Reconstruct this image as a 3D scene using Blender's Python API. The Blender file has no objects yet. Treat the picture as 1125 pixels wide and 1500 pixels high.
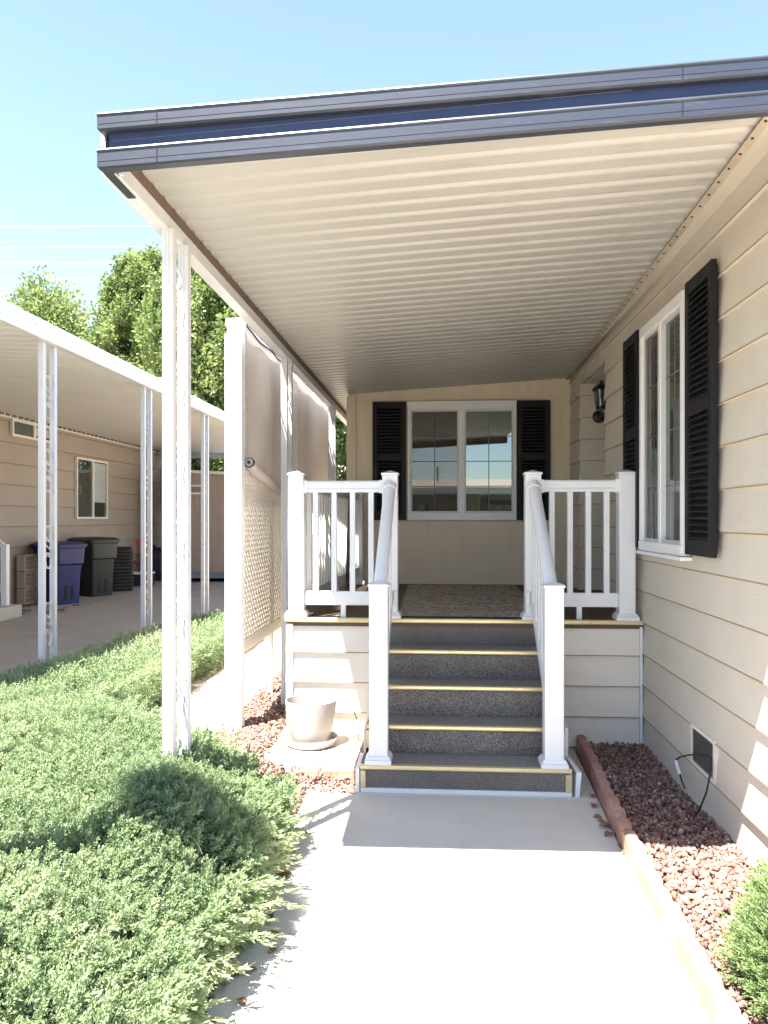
import bpy, math, random
import numpy as np
from mathutils import Vector, Matrix
random.seed(7); RNG = np.random.default_rng(11)
S = bpy.context.scene
COL = S.collection
PI = math.pi

# ------------------------------------------------------------------ camera
H = 1.68
YAW = math.atan(78/1125.0)
cd = bpy.data.cameras.new("camera")
cam = bpy.data.objects.new("camera", cd); COL.objects.link(cam)
cam.location = (0, 0, H); cam.rotation_euler = (PI/2, 0, YAW)
cd.sensor_fit = 'AUTO'; cd.sensor_width = 36; cd.lens = 27.0
cd.shift_y = 10/1500.0; cd.clip_end = 2000; cd.clip_start = 0.05
S.camera = cam
CS, SN = math.cos(YAW), math.sin(YAW)
def px_d(px, d, z):
    """world point at photo column px, camera depth d, height z (used to survey positions)"""
    xc = (px-562.5)/1125.0*d
    return (xc*CS - d*SN, xc*SN + d*CS, z)
def px_x(px, py, X):
    r = (px-562.5)/1125.0*CS - SN
    d = X/r
    p = px_d(px, d, 0)
    return (X, p[1], H + (760-py)/1125.0*d)

# ------------------------------------------------------------------ materials
def new_mat(name):
    m = bpy.data.materials.new(name); m.use_nodes = True
    nt = m.node_tree; nt.nodes.clear()
    out = nt.nodes.new('ShaderNodeOutputMaterial')
    b = nt.nodes.new('ShaderNodeBsdfPrincipled')
    nt.links.new(b.outputs[0], out.inputs[0])
    return m, nt, b, out
def N(nt, t, **kw):
    n = nt.nodes.new(t)
    for k, v in kw.items(): setattr(n, k, v)
    return n
def noise(nt, scale, detail=4, stretch=(1,1,1), rough=.55):
    tc = N(nt, 'ShaderNodeTexCoord'); mp = N(nt, 'ShaderNodeMapping')
    mp.inputs['Scale'].default_value = stretch
    nt.links.new(tc.outputs['Object'], mp.inputs[0])
    n = N(nt, 'ShaderNodeTexNoise'); n.inputs['Scale'].default_value = scale
    n.inputs['Detail'].default_value = detail; n.inputs['Roughness'].default_value = rough
    nt.links.new(mp.outputs[0], n.inputs['Vector'])
    return n
def ramp(nt, src, stops):
    r = N(nt, 'ShaderNodeValToRGB')
    e = r.color_ramp.elements
    e[0].position, e[0].color = stops[0][0], (*stops[0][1], 1)
    e[1].position, e[1].color = stops[-1][0], (*stops[-1][1], 1)
    for p, c in stops[1:-1]:
        x = e.new(p); x.color = (*c, 1)
    nt.links.new(src, r.inputs[0]); return r
def mixc(nt, a, b, fac, mode='MIX'):
    m = N(nt, 'ShaderNodeMix', data_type='RGBA', blend_type=mode)
    for sock, v in ((m.inputs[6], a), (m.inputs[7], b), (m.inputs[0], fac)):
        if hasattr(v, 'is_output'): nt.links.new(v, sock)
        elif isinstance(v, (int, float)): sock.default_value = v
        else: sock.default_value = (*v, 1)
    return m.outputs[2]
def pm(name, c1, c2=None, scale=6, stretch=(1,1,1), rough=.6, bump=0, bscale=60, bstretch=(1,1,1), dirt=None, dscale=2.0, dstretch=(1,1,1), dpos=(.55,.75), spec=.5, metallic=0, speck=None):
    m, nt, b, out = new_mat(name)
    c2 = c2 or tuple(x*.86 for x in c1)
    n = noise(nt, scale, 6, stretch)
    col = ramp(nt, n.outputs[0], [(.3, c2), (.7, c1)]).outputs[0]
    if speck:
        n2 = noise(nt, speck[1], 2)
        f = ramp(nt, n2.outputs[0], [(speck[2], (0,0,0)), (speck[3], (1,1,1))])
        col = mixc(nt, col, speck[0], f.outputs[0])
    if dirt:
        n3 = noise(nt, dscale, 8, dstretch, .65)
        f = ramp(nt, n3.outputs[0], [(dpos[0], (0,0,0)), (dpos[1], (1,1,1))])
        col = mixc(nt, col, dirt, f.outputs[0])
    nt.links.new(col, b.inputs['Base Color'])
    b.inputs['Roughness'].default_value = rough; b.inputs['Metallic'].default_value = metallic
    b.inputs['Specular IOR Level'].default_value = spec
    if bump:
        nb = noise(nt, bscale, 5, bstretch)
        bp = N(nt, 'ShaderNodeBump'); bp.inputs['Strength'].default_value = bump; bp.inputs['Distance'].default_value = .01
        nt.links.new(nb.outputs[0], bp.inputs['Height']); nt.links.new(bp.outputs[0], b.inputs['Normal'])
    return m
M = {}
M['siding'] = pm('painted lap siding', (.62,.565,.485), (.575,.525,.45), 3, rough=.65, bump=.25, bscale=14, bstretch=(2,1.2,9), dirt=(.50,.44,.35), dscale=1.6, dstretch=(1,1,1.6), dpos=(.58,.9))
M['skirt'] = pm('painted skirting', (.78,.72,.63), (.73,.67,.58), 3, rough=.65, bump=.15, bscale=14, bstretch=(1,2,9), dirt=(.42,.37,.31), dscale=2.2, dpos=(.6,.9))
M['panel'] = pm('tan grooved panel', (.76,.66,.51), (.70,.60,.46), 4, stretch=(4,4,.5), rough=.7, bump=.2, bscale=25, bstretch=(4,4,.6))
M['white'] = pm('white vinyl', (.80,.80,.81), (.76,.76,.77), 5, rough=.35, bump=.03, bscale=40, dirt=(.66,.65,.62), dscale=3, dpos=(.62,.95))
M['alu'] = pm('white painted aluminium', (.62,.625,.645), (.57,.575,.595), 9, rough=.4, bump=.05, bscale=60, dirt=(.50,.49,.46), dscale=7, dstretch=(1,1,.5), dpos=(.62,.85))
M['navy'] = pm('weathered slate blue metal', (.029,.034,.052), (.022,.027,.042), 5, stretch=(.4,2,8), rough=.42, bump=.05, bscale=30, dirt=(.085,.088,.10), dscale=9, dstretch=(.5,2,4), dpos=(.58,.8))
M['navy_dark'] = pm('navy recess board', (.022,.033,.09), (.016,.025,.07), 6, rough=.5)
M['brown'] = pm('brown painted trim', (.17,.115,.08), (.12,.08,.055), 9, rough=.6, bump=.1)
M['shutter'] = pm('black charcoal shutter', (.010,.0095,.012), (.007,.0065,.009), 12, rough=.55, spec=.3, bump=.1, bscale=80)
M['gold'] = pm('brass nosing', (.74,.64,.38), (.62,.51,.27), 20, stretch=(.3,4,4), rough=.35, metallic=.45, dirt=(.36,.26,.10), dscale=6, dpos=(.6,.85))
M['rug'] = None
M['black'] = pm('black metal', (.012,.012,.012), (.02,.02,.02), 20, rough=.35)
M['rubber'] = pm('black rubber', (.02,.02,.02), (.03,.03,.03), 20, rough=.6)
M['pot'] = pm('beige plastic planter', (.37,.335,.31), (.345,.31,.285), 3, rough=.45, bump=.05, bscale=120, dirt=(.28,.245,.21), dscale=4, dpos=(.63,.9))
M['brick'] = pm('red brick', (.42,.21,.145), (.33,.155,.105), 14, rough=.85, bump=.4, bscale=60, dirt=(.50,.36,.29), dscale=9, dpos=(.52,.75))
M['edging'] = pm('red cement edging', (.40,.215,.17), (.31,.16,.125), 10, rough=.9, bump=.5, bscale=55, dirt=(.50,.37,.32), dscale=7, dpos=(.5,.8), speck=((.22,.12,.10), 160, .55, .75))
M['paver'] = pm('pale cement paver', (.56,.52,.46), (.48,.45,.40), 6, rough=.9, bump=.3, bscale=60, dirt=(.40,.34,.28), dscale=4, dpos=(.55,.8), speck=((.32,.29,.26), 200, .58, .75))
M['soil'] = pm('dry soil', (.16,.10,.07), (.09,.055,.04), 12, rough=.95, bump=.8, bscale=40)
M['trunk'] = pm('grey bark', (.12,.09,.07), (.06,.045,.035), 10, stretch=(3,3,.6), rough=.9, bump=.7, bscale=20, bstretch=(3,3,.5))
M['shed'] = pm('pinkish tan shed boards', (.42,.335,.29), (.38,.30,.26), 3, rough=.7)
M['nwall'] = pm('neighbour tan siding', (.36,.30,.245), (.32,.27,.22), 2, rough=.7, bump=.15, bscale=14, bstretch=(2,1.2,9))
M['blue'] = pm('blue plastic', (.003,.013,.12), (.003,.011,.10), 6, rough=.4)
M['green'] = pm('dark green plastic', (.010,.018,.014), (.008,.014,.011), 6, rough=.4)
M['red'] = pm('orange red paint', (.55,.07,.02), (.45,.05,.015), 8, rough=.45)
M['purple'] = pm('violet plastic', (.03,.028,.07), (.025,.022,.055), 8, rough=.45)
M['blueboard'] = pm('blue grey skid', (.24,.29,.36), (.19,.23,.29), 5, rough=.6)
M['tin'] = pm('grey metal', (.36,.35,.34), (.28,.27,.26), 15, rough=.45, metallic=.4)
M['wire'] = pm('bright wire', (.8,.82,.84), (.7,.72,.74), 4, rough=.4)
M['leaf_dry'] = pm('dry leaf', (.27,.155,.08), (.17,.09,.045), 30, rough=.8)
M['dark'] = pm('dark void', (.015,.014,.013), (.02,.018,.016), 5, rough=.8)
M['grille'] = pm('vent mesh', (.14,.13,.12), (.09,.085,.08), 150, rough=.7, bump=.6, bscale=300)
M['roofing'] = pm('tan roofing', (.50,.41,.33), (.42,.34,.27), 5, rough=.85, bump=.3)
M['lattice'] = pm('cream lattice', (.80,.76,.70), (.75,.70,.64), 6, rough=.6, bump=.1)
def lat_mat():
    m=M['lattice']; nt=m.node_tree; b=[n for n in nt.nodes if n.type=='BSDF_PRINCIPLED'][0]; out=[n for n in nt.nodes if n.type=='OUTPUT_MATERIAL'][0]
    tl=N(nt,'ShaderNodeBsdfTranslucent'); tl.inputs[0].default_value=(.8,.76,.7,1); mx=N(nt,'ShaderNodeMixShader'); mx.inputs[0].default_value=.38
    nt.links.new(b.outputs[0],mx.inputs[1]); nt.links.new(tl.outputs[0],mx.inputs[2]); nt.links.new(mx.outputs[0],out.inputs[0])
lat_mat()
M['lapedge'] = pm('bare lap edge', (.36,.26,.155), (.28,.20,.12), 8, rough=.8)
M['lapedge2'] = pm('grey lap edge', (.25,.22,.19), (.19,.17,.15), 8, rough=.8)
M['deckfloor'] = pm('brown deck carpet', (.15,.105,.075), (.10,.07,.05), 60, rough=.95, bump=.4, bscale=250)
M['asphalt'] = pm('asphalt', (.055,.055,.055), (.045,.045,.045), 30, rough=.9, bump=.3, bscale=120)

def concrete(name, c1, c2, stain, joints=None):
    m, nt, b, out = new_mat(name)
    a = ramp(nt, noise(nt, 1.1, 8, rough=.65).outputs[0], [(.32, c2), (.68, c1)]).outputs[0]
    f = ramp(nt, noise(nt, 3.2, 9, rough=.7).outputs[0], [(.55, (0,0,0)), (.8, (.75,.75,.75))])
    a = mixc(nt, a, stain, f.outputs[0])
    g = ramp(nt, noise(nt, 130, 3).outputs[0], [(.35, (.86,.86,.86)), (.65, (1.05,1.05,1.05))])
    a = mixc(nt, a, g.outputs[0], 1.0, 'MULTIPLY')
    nt.links.new(a, b.inputs['Base Color']); b.inputs['Roughness'].default_value = .88
    b.inputs['Specular IOR Level'].default_value = .3
    bp = N(nt, 'ShaderNodeBump'); bp.inputs['Strength'].default_value = .25; bp.inputs['Distance'].default_value = .006
    nt.links.new(noise(nt, 90, 6).outputs[0], bp.inputs['Height']); nt.links.new(bp.outputs[0], b.inputs['Normal'])
    return m
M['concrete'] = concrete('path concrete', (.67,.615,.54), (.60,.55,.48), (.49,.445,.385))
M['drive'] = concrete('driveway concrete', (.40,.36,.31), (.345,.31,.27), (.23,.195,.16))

def carpet():
    m, nt, b, out = new_mat('speckled grey outdoor carpet')
    a = ramp(nt, noise(nt, 170, 3, rough=.8).outputs[0], [(.36, (.058,.049,.047)), (.5, (.175,.152,.14)), (.64, (.38,.365,.335))]).outputs[0]
    g = ramp(nt, noise(nt, 2.5, 6).outputs[0], [(.3, (.75,.76,.80)), (.7, (1.1,1.08,1.02))]).outputs[0]
    a = mixc(nt, a, g, 1.0, 'MULTIPLY')
    nt.links.new(a, b.inputs['Base Color']); b.inputs['Roughness'].default_value = .95; b.inputs['Specular IOR Level'].default_value = .1
    bp = N(nt, 'ShaderNodeBump'); bp.inputs['Strength'].default_value = .8; bp.inputs['Distance'].default_value = .006
    nt.links.new(noise(nt, 170, 3, rough=.8).outputs[0], bp.inputs['Height']); nt.links.new(bp.outputs[0], b.inputs['Normal'])
    return m
M['carpet'] = carpet()
def carpet_tread():
    m, nt, b, out = new_mat('worn grey carpet tread')
    a = ramp(nt, noise(nt, 170, 3, rough=.8).outputs[0], [(.34, (.11,.10,.10)), (.66, (.34,.315,.29))]).outputs[0]
    nt.links.new(a, b.inputs['Base Color']); b.inputs['Roughness'].default_value = .95; b.inputs['Specular IOR Level'].default_value = .1
    return m
M['tread'] = carpet_tread()
def rugmat():
    m, nt, b, out = new_mat('patterned grey brown rug')
    tc = N(nt, 'ShaderNodeTexCoord'); mp = N(nt, 'ShaderNodeMapping'); mp.inputs['Scale'].default_value = (1,1,1)
    nt.links.new(tc.outputs['Object'], mp.inputs[0])
    w = N(nt, 'ShaderNodeTexWave', wave_type='BANDS', bands_direction='Y'); w.inputs['Scale'].default_value = 5.0
    w.inputs['Distortion'].default_value = 16; w.inputs['Detail'].default_value = 3; w.inputs['Detail Scale'].default_value = 1.4
    nt.links.new(mp.outputs[0], w.inputs['Vector'])
    a = ramp(nt, w.outputs[0], [(.40, (.19,.155,.135)), (.60, (.50,.44,.385))]).outputs[0]
    nt.links.new(a, b.inputs['Base Color']); b.inputs['Roughness'].default_value = .95; b.inputs['Specular IOR Level'].default_value = .1
    return m
M['rug'] = rugmat()
def panmat(name, c1, c2, dirt):
    m, nt, b, out = new_mat(name)
    a = ramp(nt, noise(nt, 1.2, 6).outputs[0], [(.3, c2), (.7, c1)]).outputs[0]
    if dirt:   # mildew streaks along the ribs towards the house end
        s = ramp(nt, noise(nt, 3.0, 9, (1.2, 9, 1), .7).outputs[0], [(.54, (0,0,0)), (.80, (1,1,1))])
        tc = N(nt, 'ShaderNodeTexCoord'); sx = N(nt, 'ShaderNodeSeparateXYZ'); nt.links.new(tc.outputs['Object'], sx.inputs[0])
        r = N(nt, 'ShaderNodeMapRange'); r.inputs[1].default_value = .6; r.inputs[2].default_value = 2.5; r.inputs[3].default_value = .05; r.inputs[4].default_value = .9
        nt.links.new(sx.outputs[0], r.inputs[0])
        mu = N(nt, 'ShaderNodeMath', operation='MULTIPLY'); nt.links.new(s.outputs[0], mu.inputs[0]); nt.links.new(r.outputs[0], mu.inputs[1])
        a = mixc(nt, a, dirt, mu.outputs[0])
    nt.links.new(a, b.inputs['Base Color']); b.inputs['Roughness'].default_value = .42
    return m
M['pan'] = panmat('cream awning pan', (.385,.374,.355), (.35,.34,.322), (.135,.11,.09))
M['npan'] = panmat('white carport pan', (.72,.70,.66), (.68,.66,.62), None)
def glass(name, base, ior, tint=(1,1,1)):
    m, nt, b, out = new_mat(name)
    n = noise(nt, .8, 2)
    nt.links.new(ramp(nt, n.outputs[0], [(.3, base), (.7, tuple(x*1.25 for x in base))]).outputs[0], b.inputs['Base Color'])
    tc = N(nt,'ShaderNodeTexCoord'); w = N(nt,'ShaderNodeTexWave',wave_type='BANDS',bands_direction='Z'); w.inputs['Scale'].default_value = 9.0
    nt.links.new(tc.outputs['Object'], w.inputs['Vector'])      # blind slats just behind the glass
    nt.links.new(ramp(nt, w.outputs[0], [(.15, base), (.5, tuple(x*1.5 for x in base))]).outputs[0], b.inputs['Base Color'])
    b.inputs['Roughness'].default_value = .015; b.inputs['IOR'].default_value = ior
    b.inputs['Specular Tint'].default_value = (*tint, 1)
    bp = N(nt, 'ShaderNodeBump'); bp.inputs['Strength'].default_value = .02; bp.inputs['Distance'].default_value = .02
    nt.links.new(noise(nt, 1.5, 1).outputs[0], bp.inputs['Height']); nt.links.new(bp.outputs[0], b.inputs['Normal'])
    return m
M['glass'] = glass('window glass', (.030,.034,.028), 2.4, (.9,1,1))
M['glass2'] = glass('window glass behind screen', (.035,.030,.026), 2.3)
def screenmat():
    m, nt, b, out = new_mat('insect screen')
    tr = N(nt, 'ShaderNodeBsdfTransparent'); mx = N(nt, 'ShaderNodeMixShader'); mx.inputs[0].default_value = .18
    nt.links.new(ramp(nt, noise(nt, 300, 2).outputs[0], [(.3, (.05,.045,.04)), (.7, (.10,.09,.08))]).outputs[0], b.inputs['Base Color'])
    b.inputs['Roughness'].default_value = .8
    nt.links.new(tr.outputs[0], mx.inputs[1]); nt.links.new(b.outputs[0], mx.inputs[2]); nt.links.new(mx.outputs[0], out.inputs[0])
    return m
M['screen'] = screenmat()
def clothmat():
    m, nt, b, out = new_mat('taupe shade cloth')
    c = ramp(nt, noise(nt, 40, 3, (1,6,.4)).outputs[0], [(.3, (.66,.605,.57)), (.7, (.74,.68,.64))]).outputs[0]
    nt.links.new(c, b.inputs['Base Color']); b.inputs['Roughness'].default_value = .8; b.inputs['Specular IOR Level'].default_value = .1
    tl = N(nt, 'ShaderNodeBsdfTranslucent'); nt.links.new(c, tl.inputs[0])
    tr = N(nt, 'ShaderNodeBsdfTransparent')
    m1 = N(nt, 'ShaderNodeMixShader'); m1.inputs[0].default_value = .5; nt.links.new(b.outputs[0], m1.inputs[1]); nt.links.new(tl.outputs[0], m1.inputs[2])
    m2 = N(nt, 'ShaderNodeMixShader'); m2.inputs[0].default_value = .52; nt.links.new(m1.outputs[0], m2.inputs[1]); nt.links.new(tr.outputs[0], m2.inputs[2])
    nt.links.new(m2.outputs[0], out.inputs[0])
    return m
M['cloth'] = clothmat()
def foliage(name, stops, rough=.6, trans=.25):
    m, nt, b, out = new_mat(name)
    at = N(nt, 'ShaderNodeAttribute', attribute_name='tint')
    c = ramp(nt, at.outputs['Fac'], stops).outputs[0]
    nt.links.new(c, b.inputs['Base Color']); b.inputs['Roughness'].default_value = rough; b.inputs['Specular IOR Level'].default_value = .3
    tl = N(nt, 'ShaderNodeBsdfTranslucent'); nt.links.new(c, tl.inputs[0])
    mx = N(nt, 'ShaderNodeMixShader'); mx.inputs[0].default_value = trans
    nt.links.new(b.outputs[0], mx.inputs[1]); nt.links.new(tl.outputs[0], mx.inputs[2]); nt.links.new(mx.outputs[0], out.inputs[0])
    return m
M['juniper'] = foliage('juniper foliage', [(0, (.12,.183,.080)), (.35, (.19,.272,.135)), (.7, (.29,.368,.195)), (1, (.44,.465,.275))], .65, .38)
M['juniper_under'] = pm('dark foliage filler', (.05,.055,.03), (.03,.035,.02), 25, rough=.95, bump=.8, bscale=60)  # dark filler that blocks light under the sprigs and inside the round head
M['shrubleaf'] = foliage('shrub foliage', [(0, (.11,.17,.065)), (.5, (.18,.27,.105)), (1, (.33,.39,.18))], .65, .35)
M['treeleaf'] = foliage('tree leaf', [(0, (.075,.12,.035)), (.5, (.19,.255,.085)), (1, (.40,.44,.18))], .45, .5)
M['treeleaf2'] = foliage('dark tree leaf', [(0, (.045,.08,.025)), (.5, (.09,.145,.045)), (1, (.20,.25,.085))], .5, .4)
def rockmat():
    m, nt, b, out = new_mat('lava rock')
    at = N(nt, 'ShaderNodeAttribute', attribute_name='tint')
    c = ramp(nt, at.outputs['Fac'], [(0, (.085,.057,.052)), (.35, (.20,.118,.096)), (.7, (.33,.195,.155)), (.9, (.43,.31,.26)), (1, (.48,.42,.37))]).outputs[0]
    nt.links.new(c, b.inputs['Base Color']); b.inputs['Roughness'].default_value = .95; b.inputs['Specular IOR Level'].default_value = .15
    bp = N(nt, 'ShaderNodeBump'); bp.inputs['Strength'].default_value = .9; bp.inputs['Distance'].default_value = .006
    nt.links.new(noise(nt, 140, 4).outputs[0], bp.inputs['Height']); nt.links.new(bp.outputs[0], b.inputs['Normal'])
    return m
M['rock'] = rockmat()
M['groundmat'] = pm('dry ground', (.46,.39,.30), (.37,.31,.24), 1.5, rough=.95, bump=.5, bscale=20)
M['grass'] = pm('lawn grass', (.07,.13,.035), (.05,.09,.025), 8, rough=.9, bump=.8, bscale=80)

# ------------------------------------------------------------------ mesh helpers
class MB:
    def __init__(s): s.v=[]; s.f=[]
    def add(s, vs, fs):
        b=len(s.v); s.v.extend([tuple(p) for p in vs]); s.f.extend([tuple(i+b for i in f) for f in fs]); return s
    def box(s, x0,x1,y0,y1,z0,z1):
        return s.add([(x0,y0,z0),(x1,y0,z0),(x1,y1,z0),(x0,y1,z0),(x0,y0,z1),(x1,y0,z1),(x1,y1,z1),(x0,y1,z1)],
            [(0,3,2,1),(4,5,6,7),(0,1,5,4),(1,2,6,5),(2,3,7,6),(3,0,4,7)])
    def obox(s, c, size, rot):
        hx,hy,hz=[q/2 for q in size]
        vs=[Vector(c)+rot@Vector((a*hx,b_*hy,c_*hz)) for c_ in(-1,1) for a,b_ in((-1,-1),(1,-1),(1,1),(-1,1))]
        return s.add(vs,[(0,3,2,1),(4,5,6,7),(0,1,5,4),(1,2,6,5),(2,3,7,6),(3,0,4,7)])
    def bar(s, p, q, w, h, up=(0,0,1)):
        p=Vector(p); q=Vector(q); d=(q-p); L=d.length; d.normalize()
        sx=d.cross(Vector(up)); 
        if sx.length<1e-5: sx=Vector((1,0,0))
        sx.normalize(); u=sx.cross(d)
        vs=[]
        for e in(p,q):
            for a,b_ in((-1,-1),(1,-1),(1,1),(-1,1)): vs.append(e+sx*a*w/2+u*b_*h/2)
        return s.add(vs,[(0,3,2,1),(4,5,6,7),(0,1,5,4),(1,2,6,5),(2,3,7,6),(3,0,4,7)])
    def tube(s, pts, r, n=8, cap=True):
        pts=[Vector(p) for p in pts]; rs=r if isinstance(r,(list,tuple)) else [r]*len(pts)
        vs=[]; fs=[]; u=None
        for i,p in enumerate(pts):
            t=(pts[min(i+1,len(pts)-1)]-pts[max(i-1,0)]).normalized()
            if u is None:
                u=t.cross(Vector((0,0,1)))
                if u.length<.01: u=t.cross(Vector((1,0,0)))
            u=(u-t*u.dot(t)).normalized(); w=t.cross(u)
            for k in range(n):
                a=2*PI*k/n; vs.append(p+(u*math.cos(a)+w*math.sin(a))*rs[i])
        for i in range(len(pts)-1):
            for k in range(n): fs.append((i*n+k,i*n+(k+1)%n,(i+1)*n+(k+1)%n,(i+1)*n+k))
        if cap: fs.append(tuple(range(n-1,-1,-1))); fs.append(tuple((len(pts)-1)*n+k for k in range(n)))
        return s.add(vs,fs)
    def lathe(s, prof, n=40, c=(0,0,0)):
        vs=[]; fs=[]
        for r,z in prof:
            for k in range(n):
                a=2*PI*k/n; vs.append((c[0]+r*math.cos(a),c[1]+r*math.sin(a),c[2]+z))
        for i in range(len(prof)-1):
            for k in range(n): fs.append((i*n+k,i*n+(k+1)%n,(i+1)*n+(k+1)%n,(i+1)*n+k))
        return s.add(vs,fs)
    def prism(s, poly, p0, ax, ay, dirv):
        """poly (2D) in plane p0+ax,ay extruded along dirv"""
        n=len(poly); p0=Vector(p0); ax=Vector(ax); ay=Vector(ay); dv=Vector(dirv)
        vs=[p0+ax*a+ay*b_ for a,b_ in poly]+[p0+ax*a+ay*b_+dv for a,b_ in poly]
        fs=[tuple(range(n-1,-1,-1)),tuple(range(n,2*n))]+[(i,(i+1)%n,(i+1)%n+n,i+n) for i in range(n)]
        return s.add(vs,fs)
def obj(name, mb, mat, parent=None, smooth=False, bevel=0, loc=None, label=None):
    me=bpy.data.meshes.new(name); me.from_pydata(mb.v,[],mb.f); me.validate(); 
    import bmesh
    bm=bmesh.new(); bm.from_mesh(me); bmesh.ops.recalc_face_normals(bm, faces=bm.faces); bm.to_mesh(me); bm.free()
    me.materials.append(mat)
    o=bpy.data.objects.new(name, me); COL.objects.link(o)
    if parent: o.parent=parent
    if loc: o.location=loc
    if smooth:
        me.polygons.foreach_set('use_smooth',[True]*len(me.polygons))
        try: me.set_sharp_from_angle(angle=math.radians(40))
        except Exception: pass
    if bevel:
        b=o.modifiers.new('bevel','BEVEL'); b.width=bevel; b.segments=2; b.limit_method='ANGLE'; b.angle_limit=math.radians(40)
    if label: o['label']=label
    return o
def comps(mb):
    par=list(range(len(mb.v)))
    def fd(a):
        while par[a]!=a: par[a]=par[par[a]]; a=par[a]
        return a
    for f in mb.f:
        for q in f[1:]: par[fd(q)]=fd(f[0])
    g={}
    for f in mb.f: g.setdefault(fd(f[0]),[]).append(f)
    out=[]
    for fs in g.values():
        ids=sorted({i for f in fs for i in f}); mp={i:k for k,i in enumerate(ids)}
        m=MB(); m.v=[mb.v[i] for i in ids]; m.f=[tuple(mp[i] for i in f) for f in fs]; out.append(m)
    return out
def each(fn,name,mb,*a,**k):
    return [fn(name,m,*a,**k) for m in comps(mb)]
def tag(o, label, cat, group=None, kind=None):
    o['label']=label; o['category']=cat
    if group: o['group']=group
    if kind: o['kind']=kind
    return o
def struct(o): o['kind']='structure'; return o
def thing(name, label, cat, loc=(0,0,0), rz=0, group=None):
    o=bpy.data.objects.new(name,None); COL.objects.link(o); o.location=loc; o.rotation_euler=(0,0,rz); o.empty_display_size=.1
    return tag(o,label,cat,group)
def copy_tree(o, parent=None):
    c=o.copy(); COL.objects.link(c)
    if parent: c.parent=parent
    for ch in list(o.children): copy_tree(ch,c)
    return c
def np_mesh(name, V, F, mat, tint=None, smooth=False, mats=None, midx=None):
    V=np.asarray(V,dtype=np.float32); F=np.asarray(F,dtype=np.int32); k=F.shape[1]
    me=bpy.data.meshes.new(name); me.vertices.add(len(V)); me.vertices.foreach_set('co',V.ravel())
    me.loops.add(F.size); me.loops.foreach_set('vertex_index',F.ravel())
    me.polygons.add(len(F)); me.polygons.foreach_set('loop_start',np.arange(0,F.size,k,dtype=np.int32))
    me.polygons.foreach_set('loop_total',np.full(len(F),k,dtype=np.int32))
    for m_ in (mats or [mat]): me.materials.append(m_)
    if midx is not None: me.polygons.foreach_set('material_index',midx.astype(np.int32))
    me.update(calc_edges=True)
    if tint is not None:
        a=me.attributes.new('tint','FLOAT','FACE'); a.data.foreach_set('value',np.asarray(tint,dtype=np.float32))
    if smooth: me.polygons.foreach_set('use_smooth',[True]*len(F))
    return me
def sstep(a,b,x):
    t=np.clip((x-a)/(b-a),0,1); return t*t*(3-2*t)
_wv=[(RNG.uniform(-1,1,2)*f, RNG.uniform(0,6.28), a) for f,a in ((1.2,1),(2.2,.7),(2.9,.6),(4.5,.45),(6.3,.4),(9.5,.25),(13,.2)) for _ in range(3)]
def wob(x,y):
    r=0
    for k,p,a in _wv: r=r+a*np.sin(k[0]*x+k[1]*y+p)
    return r/3.0

# ------------------------------------------------------------------ ground, walks
def gz(x,y):
    """bed on the left is raised above the front path"""
    x=np.asarray(x,dtype=float); y=np.asarray(y,dtype=float)
    z=-.03+.17*sstep(-.72,-1.25,x)
    z=np.where(x<-3.2, .14-.04*sstep(-3.2,-3.5,x), z)
    z=np.maximum(z,np.where((y>4.3)&(x<-.5),-.03+.085*sstep(4.72,4.9,y)*sstep(-.45,-.6,x),-1))
    fade=1-sstep(2.5,6.0,-y)            # levels out towards the street behind the camera
    far=sstep(24,40,y)
    return z*fade*(1-far)-.03*far-.03*(1-fade)
xs=np.concatenate([[-400,-120,-60,-30,-15,-9],np.arange(-7.6,2.2,.1),[3,6,12,30,60,120,400]])
ys=np.concatenate([[-300,-120,-60,-40,-30,-22,-16,-12,-9,-7,-5],np.arange(-4,11,.2),[12,14,17,20,25,30,40,60,120,300,700]])
GX,GY=np.meshgrid(xs,ys); GZ=gz(GX,GY)
V=np.stack([GX,GY,GZ],-1).reshape(-1,3); nx=len(xs)
F=[(j*nx+i,j*nx+i+1,(j+1)*nx+i+1,(j+1)*nx+i) for j in range(len(ys)-1) for i in range(nx-1)]
o=bpy.data.objects.new('ground',np_mesh('ground',V,F,M['groundmat'],smooth=True)); COL.objects.link(o); struct(o)
# front path
o=struct(obj('path',MB().prism([(-.78,-3.2),(.95,-3.2),(.905,1.2),(.935,4.0),(.962,4.672),(-.80,4.672)],(0,0,-.1),(1,0,0),(0,1,0),(0,0,.1)).prism([(-.50,4.678),(.962,4.678),(1.00,5.72),(-.50,5.72)],(0,0,-.1),(1,0,0),(0,1,0),(0,0,.1)),M['concrete'],bevel=.006))
o=struct(obj('side_walk',MB().box(-2.17,-1.56,4.05,11.5,-.02,.155),M['concrete'],bevel=.008))
dv=MB()
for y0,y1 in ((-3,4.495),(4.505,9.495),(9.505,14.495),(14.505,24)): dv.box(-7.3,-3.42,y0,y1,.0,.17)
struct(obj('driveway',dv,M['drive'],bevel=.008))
struct(obj('road',MB().box(-60,60,-11.5,-5.2,-.10,-.022),M['asphalt']))
struct(obj('kerb',MB().box(-60,60,-5.19,-5.02,-.1,.04).box(-60,60,-11.68,-11.51,-.1,.04),M['drive'],bevel=.02))
struct(obj('lawn',MB().box(-60,60,-17.9,-11.70,-.1,.012),M['grass']))

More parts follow.
